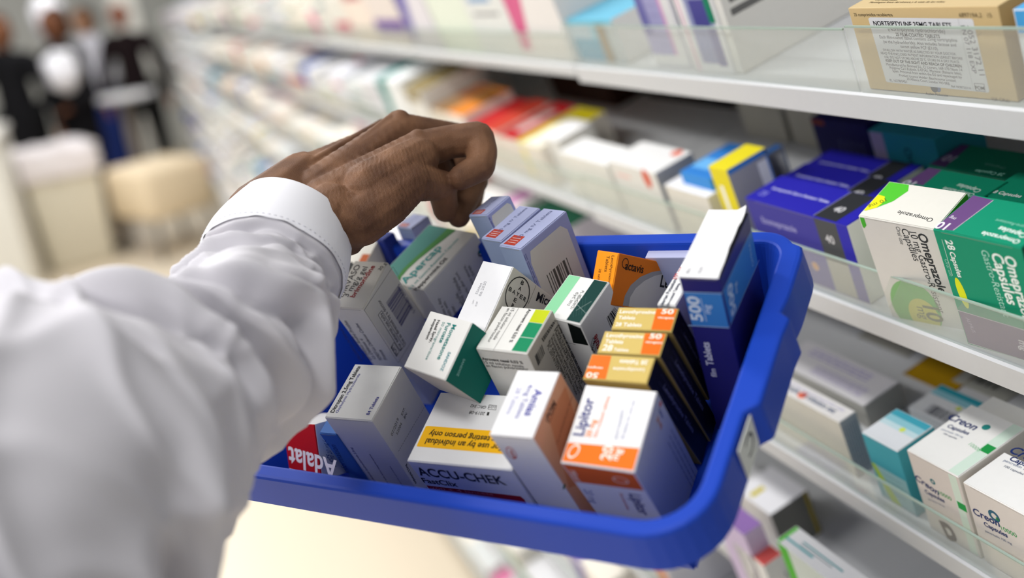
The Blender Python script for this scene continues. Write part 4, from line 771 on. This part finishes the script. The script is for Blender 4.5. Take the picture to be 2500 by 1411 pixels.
def skin():
    m = bpy.data.materials.new('brown_skin'); m.use_nodes = True; nt = m.node_tree; b = nt.nodes['Principled BSDF']; L = nt.links.new
    tc = nt.nodes.new('ShaderNodeTexCoord'); n1 = nt.nodes.new('ShaderNodeTexNoise'); n1.inputs['Scale'].default_value = 38; n1.inputs['Detail'].default_value = 4
    cr_ = nt.nodes.new('ShaderNodeValToRGB'); cr_.color_ramp.elements[0].color = (.085, .036, .018, 1); cr_.color_ramp.elements[1].color = (.25, .122, .062, 1); cr_.color_ramp.elements[0].position = .28; cr_.color_ramp.elements[1].position = .75
    L(tc.outputs['Object'], n1.inputs['Vector']); L(n1.outputs['Fac'], cr_.inputs[0]); L(cr_.outputs[0], b.inputs['Base Color'])
    b.inputs['Roughness'].default_value = .60; b.inputs['Specular IOR Level'].default_value = .28
    b.inputs['Subsurface Weight'].default_value = .06; b.inputs['Subsurface Radius'].default_value = (.004, .0015, .0008)
    mp = nt.nodes.new('ShaderNodeMapping'); mp.inputs['Rotation'].default_value = (.3, .5, .9); mp.inputs['Scale'].default_value = (1500, 520, 700); vo = nt.nodes.new('ShaderNodeTexVoronoi'); vo.feature = 'DISTANCE_TO_EDGE'; vo.inputs['Scale'].default_value = 1
    ma = nt.nodes.new('ShaderNodeMath'); ma.operation = 'MINIMUM'; ma.inputs[1].default_value = .12
    L(tc.outputs['Object'], mp.inputs[0]); L(mp.outputs[0], vo.inputs['Vector']); L(vo.outputs['Distance'], ma.inputs[0])
    bp = nt.nodes.new('ShaderNodeBump'); bp.inputs['Strength'].default_value = .75; bp.inputs['Distance'].default_value = .0013; L(ma.outputs[0], bp.inputs['Height']); L(bp.outputs[0], b.inputs['Normal'])
    return m
me2.materials.clear(); me2.materials.append(skin())
mwc = M.to_4x4(); mwc.translation = W((0, 0, 0))
person = link('person', me2, None, mwc); tag(person, 'person in a white sleeve reaching with brown left hand into the blue tote', 'person')
# ---- sleeve: rings between measured outline points, with folds
SEC = [((640, 432), (862, 560), .672), ((594, 482), (850, 604), .664), ((520, 556), (834, 700), .640), ((485, 628), (800, 790), .618), ((412, 684), (768, 915), .583), ((312, 762), (684, 1095), .548), ((165, 786), (592, 1230), .515), ((0, 782), (520, 1400), .485), ((-220, 780), (430, 1560), .46), ((-480, 860), (290, 1790), .44), ((-850, 980), (100, 2050), .42), ((-1350, 1230), (-300, 2480), .425), ((-1900, 1550), (-780, 2950), .44)]
CU = []
for (a, b_, d) in SEC:
    a = Vector(a); b_ = Vector(b_); hw = (a - b_).length / 2; r = hw * d / F; c = (a + b_) / 2; CU.append((cp(c.x, c.y, d), r, (a - b_).normalized()))
def cat(P, t):
    i = min(int(t), len(P) - 2); u = t - i; p0, p1, p2, p3 = P[max(i - 1, 0)], P[i], P[i + 1], P[min(i + 2, len(P) - 1)]
    return .5 * ((2 * p1) + (p2 - p0) * u + (2 * p0 - 5 * p1 + 4 * p2 - p3) * u * u + (3 * p1 - p0 - 3 * p2 + p3) * u ** 3)
CP = [c[0] for c in CU]; RP = [c[1] for c in CU]
FOLD = [(2.75, .35, .2, .0050, .10), (3.15, .5, .9, .0065, .11), (3.62, .55, .5, .0085, .13), (4.15, .6, 1.1, .0085, .14), (4.7, .6, .4, .0105, .16), (5.35, .6, .9, .0105, .18), (6.1, .7, .5, .0130, .20), (6.95, .7, 1.0, .0140, .24), (7.9, .7, .4, .0140, .26)]
def ring(t, off, nang, fold=True):
    c = cat(CP, t); ax = (cat(CP, min(t + .05, len(CP) - 1.001)) - cat(CP, max(t - .05, 0))).normalized()
    i = min(int(t), len(CU) - 2); e2 = CU[i][2].lerp(CU[i + 1][2], t - i).normalized(); e = V3(e2.x, e2.y, 0); e = (e - ax * e.dot(ax)).normalized(); f = ax.cross(e)
    r = cat(RP, t); out = []
    for k in range(nang):
        th = 2 * math.pi * k / nang; n_ = e * math.cos(th) + f * math.sin(th); dr = 0
        if fold and t > 2.3:
            g = min(1, (t - 2.3) / .5); tt = t * 1.0; s1 = th + .9 * tt
            w1 = noise.noise(V3(math.cos(th) * .9, math.sin(th) * .9, tt * .55)) * 1.5
            a1 = math.sin(2 * s1 + w1 * 3.0 + tt * 1.7); a2 = math.sin(4 * th - 2.4 * tt + w1 * 4)
            rid = (1 - abs(a1)) ** 2.2; rid2 = (1 - abs(a2)) ** 2.5
            dr = g * (.0050 * (rid - .35) + .0030 * (rid2 - .3)) * (r / .06) + g * .0045 * noise.noise(V3(math.cos(th) * 2, math.sin(th) * 2, tt * 1.6))
            dr -= g * .0035
            for q, (t0_, sk, ph, am, wd_) in enumerate(FOLD):
                wd_ *= .8
                u = tt - t0_ - sk * math.sin(th + ph) - .22 * noise.noise(V3(math.cos(th) * 1.6, math.sin(th) * 1.6, q * 3.1))
                m_ = .45 + .55 * math.cos(th - 1.2 * q + 1.0); m_ = max(.15, m_)
                dr += 1.75 * g * am * m_ * (math.exp(-(u / wd_) ** 2) - .8 * math.exp(-((u - 1.7 * wd_) / (1.2 * wd_)) ** 2))
        out.append(c + n_ * (r + off + dr))
    return out
def cloth(nm='white_cotton', h='E6E6EC'):
    m = bpy.data.materials.new(nm); m.use_nodes = True; nt = m.node_tree; b = nt.nodes['Principled BSDF']
    b.inputs['Base Color'].default_value = lin(h); b.inputs['Roughness'].default_value = .85; b.inputs['Specular IOR Level'].default_value = .15
    b.inputs['Sheen Weight'].default_value = .1
    tc = nt.nodes.new('ShaderNodeTexCoord'); w = nt.nodes.new('ShaderNodeTexNoise'); w.inputs['Scale'].default_value = 1600; bp = nt.nodes.new('ShaderNodeBump'); bp.inputs['Strength'].default_value = .15; bp.inputs['Distance'].default_value = .0003
    nt.links.new(tc.outputs['Object'], w.inputs['Vector']); nt.links.new(w.outputs['Fac'], bp.inputs['Height']); nt.links.new(bp.outputs[0], b.inputs['Normal'])
    return m
CLOTH = cloth(); SLEEVE = cloth('shaded_cotton', 'CAC8CE')  # same white cotton; the sleeve colour is lowered to carry its shade
def tube_from(ts, off, nang, inner):
    rings = [ring(t, off, nang) for t in ts]; vs = [v for r in rings for v in r]; fs = []
    for j in range(len(rings) - 1):
        for k in range(nang): fs.append((j * nang + k, j * nang + (k + 1) % nang, (j + 1) * nang + (k + 1) % nang, (j + 1) * nang + k))
    if inner:   # turn the hem in
        b0 = len(vs); vs += ring(ts[0], off - .0022, nang) + ring(ts[0] + .35, off - .0026, nang)
        for k in range(nang):
            k2 = (k + 1) % nang; fs.append((k, b0 + k, b0 + k2, k2)); fs.append((b0 + k, b0 + nang + k, b0 + nang + k2, b0 + k2))
    return vs, fs
NA = 160
mb = MB(); vs, fs = tube_from([2.25 + (12 - 2.25) * i / 340 for i in range(341)], 0, NA, False); fs.append(tuple(340 * NA + k for k in range(NA))); mb.add(vs, [f[::-1] for f in fs], SLEEVE, True); sl = mb.build('sleeve', person); sm_ = sl.modifiers.new('smooth', 'SMOOTH'); sm_.factor = .6; sm_.iterations = 6; tag(sl, 'rumpled white cotton sleeve')
mb = MB(); vs, fs = tube_from([1.0 + 1.4 * i / 30 for i in range(31)], .0014, NA, True)
mb.add(vs, [f[::-1] for f in fs], CLOTH, True)
# the flap of the cuff that stands off where the ends overlap
cu_ = mb.build('cuff', person); tag(cu_, 'crisp white cuff at the wrist')
for nm, t in (('stitching', 2.3),):
    mb = MB(); R_ = ring(t, .0016, NA, False)
    for k in range(0, NA, 2): mb.tube([R_[k], R_[(k + 1) % NA]], .00018, mat('D0D0D8', .8), 5)
    o = mb.build(nm); o.parent = cu_
# ---------------------------------------------------------------- far left: people, stool, bin and counter, all far out of focus
def fl(px, py, z=0): r = ray(px, py); t = (H - z) / D.dot(r); return W(r * t)
def at_d(px, py, t): return W(ray(px, py) * t)
def rounded(name, lo, hi, m, bev=.02, parent=None, taper=1.0):
    bm = bmesh.new(); bmesh.ops.create_cube(bm, size=1)
    for v in bm.verts:
        k = taper if v.co.z < 0 else 1
        v.co = Vector(((lo[0] + hi[0]) / 2 + v.co.x * k * (hi[0] - lo[0]), (lo[1] + hi[1]) / 2 + v.co.y * k * (hi[1] - lo[1]), (lo[2] + hi[2]) / 2 + v.co.z * (hi[2] - lo[2])))
    bmesh.ops.bevel(bm, geom=list(bm.edges), offset=bev, segments=3, affect='EDGES', profile=.5)
    me = bpy.data.meshes.new(name); bm.to_mesh(me); bm.free(); me.materials.append(m)
    for p in me.polygons: p.use_smooth = True
    return link(name, me, parent)
def soup_obj(name, sp, m, vox, parent=None, mw=None, it=5):
    me = bpy.data.meshes.new(name); me.from_pydata(sp.v, [], sp.f); t = bpy.data.objects.new('tmp', me); COL.objects.link(t)
    r = t.modifiers.new('r', 'REMESH'); r.mode = 'VOXEL'; r.voxel_size = vox; r.use_smooth_shade = True; s = t.modifiers.new('s', 'SMOOTH'); s.iterations = it
    m2 = bpy.data.meshes.new_from_object(t.evaluated_get(bpy.context.evaluated_depsgraph_get())); bpy.data.objects.remove(t); m2.name = name; m2.materials.clear(); m2.materials.append(m)
    return link(name, m2, parent, mw)
def figure(loc, heading, top, legs, hair, skin_h, label, hold=0, coat=0):
    root_mw = Matrix.Translation(loc) @ Matrix.Rotation(heading, 4, 'Z')
    S = Soup()                                    # body: head, neck, arms with fingers, torso, legs, feet in one surface
    chain(S, [(V3(0, 0, 1.46), .055), (V3(.01, 0, 1.52), .052)], 3); chain(S, [(V3(.0, 0, 1.58), .085), (V3(.015, 0, 1.63), .095), (V3(.03, 0, 1.555), .07)], 4)
    ball(S, V3(.115, 0, 1.60), .016); ball(S, V3(.10, 0, 1.58), .02); ball(S, V3(.0, .095, 1.60), .02); ball(S, V3(.0, -.095, 1.60), .02)
    chain(S, [(V3(0, 0, 1.36), .11), (V3(0, 0, 1.15), .10), (V3(0, 0, .98), .12)], 6)
    for sd in (1, -1):
        chain(S, [(V3(0, .09 * sd, .95), .085), (V3(.02, .10 * sd, .52), .055), (V3(0, .10 * sd, .09), .038)], 8); chain(S, [(V3(0, .10 * sd, .045), .04), (V3(.13, .11 * sd, .035), .032)], 5)
        e = V3(.03, .27 * sd, 1.08); h = V3(.22, .20 * sd, 1.0) if hold else V3(.10, .27 * sd, .84)
        chain(S, [(V3(0, .17 * sd, 1.38), .05), (e, .042), (h, .028)], 8)
        for f in range(4): chain(S, [(h, .018), (h + (h - e).normalized() * (.085 - .01 * abs(f - 1)) + V3(0, (.012 * f - .018) * sd, 0), .009)], 5)
        chain(S, [(h, .016), (h + (h - e).normalized() * .045 + V3(.03, 0, .0), .010)], 4)
    p = soup_obj('person', S, mat(skin_h, .6, kind='skin'), .012, None, root_mw); tag(p, label, 'person')
    S = Soup(); chain(S, [(V3(0, .0, 1.38), .125), (V3(0, 0, 1.2), .125), (V3(0, 0, 1.0), .14)] + ([(V3(0, 0, .72), .15)] if coat else []), 8); chain(S, [(V3(0, -.13, 1.4), .07), (V3(0, .13, 1.4), .07)], 5)
    for sd in (1, -1):
        e = V3(.03, .27 * sd, 1.08); h = V3(.22, .20 * sd, 1.0) if hold else V3(.10, .27 * sd, .84)
        chain(S, [(V3(0, .17 * sd, 1.38), .068), (e, .058), (e.lerp(h, .75), .045)], 9)
    o = soup_obj('jacket' if coat else 'shirt', S, mat(top, .85, kind='cloth'), .014, p); 
    S = Soup()
    for sd in (1, -1): chain(S, [(V3(0, .075 * sd, .98), .115), (V3(.02, .10 * sd, .52), .08), (V3(0, .10 * sd, .12), .065)], 10)
    soup_obj('trousers', S, mat(legs, .85, kind='cloth'), .014, p)
    S = Soup(); chain(S, [(V3(-.02, 0, 1.66), .092), (V3(-.045, 0, 1.58), .085)], 4); soup_obj('hair', S, mat(hair, .7, kind='hair'), .012, p)
    return p
figure(fl(268, 562), 2.2, '17161A', '131216', '2E1A0E', '6E4630', 'person in black jacket and black trousers standing behind the waste bin', 1, 1)
figure(fl(310, 455), 2.2, 'E6E6F0', '26387A', '2A1C14', 'B08468', 'person in white shirt and blue jeans farther back, holding a white bag', 1, 0)
figure(fl(402, 470), 2.9, '1C1214', '141414', '1E1614', '8C5A48', 'person in dark maroon top and black trousers near the white pillar', 0, 0)
figure(fl(142, 592), 2.9, '141417', '101012', '3A2212', '7A5038', 'person in black coat at the far left edge, brown hair', 0, 1)
def blobby(name, c, rx, ry, rz, m, label, cat_, seed=1):
    bm = bmesh.new(); bmesh.ops.create_icosphere(bm, subdivisions=4, radius=1)
    for v in bm.verts:
        n = noise.noise(v.co * 1.7 + V3(seed, 0, 0)) * .22 + noise.noise(v.co * 5 + V3(0, seed, 0)) * .06; v.co = Vector((v.co.x * rx, v.co.y * ry, v.co.z * rz)) * (1 + n)
    me = bpy.data.meshes.new(name); bm.to_mesh(me); bm.free(); me.materials.append(m)
    for p in me.polygons: p.use_smooth = True
    o = link(name, me); o.location = c; tag(o, label, cat_); return o
WP = mat('ECECF2', .5, kind='plastic_bag')
blobby('shopping_bag', at_d(152, 172, 7.2), .14, .12, .15, WP, 'round white bag held in front of the black trousers', 'bag', 2)
blobby('shopping_bag', at_d(124, 52, 7.6), .13, .13, .19, WP, 'tall white bag at the black jacketed person’s shoulder height', 'bag', 5)
# waste bin with liner
c = fl(198, 640); root = bpy.data.objects.new('waste_bin', None); COL.objects.link(root); root.location = c; root.rotation_euler = (0, 0, .25); tag(root, 'tall cream waste bin with a white liner folded over its rim', 'bin')
rounded('bin_body', (-.19, -.24, 0), (.19, .24, .66), mat('DCD6C4', .5, kind='plastic'), .03, root, .86)
bm = bmesh.new(); bmesh.ops.create_cube(bm, size=1); bmesh.ops.subdivide_edges(bm, edges=bm.edges[:], cuts=7, use_grid_fill=True)
for v in bm.verts: n = noise.noise(v.co * 6) * .05; v.co = Vector((v.co.x * (.42 + n), v.co.y * (.52 + n), .73 + v.co.z * .20 + n * (v.co.z > 0)))
me = bpy.data.meshes.new('bin_liner'); bm.to_mesh(me); bm.free(); me.materials.append(mat('EAE4E6', .5, kind='liner')); [setattr(p, 'use_smooth', True) for p in me.polygons]; link('bin_liner', me, root)
# white counter at the left edge, a machine on it
c = fl(112, 690); root = bpy.data.objects.new('counter', None); COL.objects.link(root); root.location = c; tag(root, 'white counter end at the left edge of the frame', 'counter')
rounded('counter_body', (-.5, .0, 0), (.35, .8, 1.0), mat('E2E0D8', .5, kind='laminate'), .01, root); rounded('counter_top', (-.52, -.02, 1.002), (.37, .82, 1.04), mat('E8E6E0', .4, kind='laminate'), .008, root)
o = rounded('till', (-.16, -.17, 0), (.16, .17, .26), mat('E8E8EA', .4, kind='plastic'), .07); o.location = c + V3(.05, .25, 1.042); tag(o, 'rounded white machine standing on the white counter', 'till')
# high round table
c = fl(372, 520); root = bpy.data.objects.new('round_table', None); COL.objects.link(root); root.location = c; tag(root, 'white round high table in front of the white pillar', 'table')
mb = MB(); mb.tube([(0, 0, .96), (0, 0, .965), (0, 0, 1.0), (0, 0, 1.004)], [.24, .25, .25, .24], mat('F0F0F2', .3, kind='laminate'), 40); mb.build('table_top', root)
mb = MB(); mb.tube([(0, 0, .03), (0, 0, .955)], .04, mat('A49A90', .5, kind='metal'), 16); mb.build('stem', root); mb = MB(); mb.tube([(0, 0, 0), (0, 0, .02), (0, 0, .035)], [.22, .22, .05], mat('A49A90', .5, kind='metal'), 30); mb.build('base', root)
# beige stool chair with grey metal legs
c = fl(428, 602); root = bpy.data.objects.new('stool', None); COL.objects.link(root); root.location = c; root.rotation_euler = (0, 0, .5); tag(root, 'beige upholstered stool with grey metal legs on the pale floor', 'stool')
BE = mat('E8D6B8', .7, kind='fabric'); GM = mat('7E7C78', .4, kind='metal')
rounded('seat', (-.27, -.27, .26), (.27, .27, .62), BE, .06, root)
for sx, sy in ((-1, -1), (-1, 1), (1, -1), (1, 1)):
    mb = MB(); mb.tube([(sx * .25, sy * .25, 0), (sx * .2, sy * .2, .262)], .016, GM, 10); mb.build('leg', root)
c = fl(292, 606); root = bpy.data.objects.new('pedestal_unit', None); COL.objects.link(root); root.location = c; root.rotation_euler = (0, 0, .2); tag(root, 'small taupe drawer unit on castors between bin and stool', 'drawer unit')
rounded('cabinet_body', (-.12, -.1, .06), (.18, .1, .5), mat('8E8478', .6, kind='laminate'), .01, root)
for sx in (-.09, .15):
    for sy in (-.07, .07): mb = MB(); mb.tube([(sx, sy - .012, .03), (sx, sy + .012, .03)], .03, GM, 14); mb.build('castor', root)
# white pillar past the people
c = fl(416, 470); mb = MB(); mb.box((c.x, c.y - .1, 0), (c.x + .2, c.y + .12, 3.0), mat('DEDCD4', .6)); tag(mb.build('trim_1'), kind='structure')
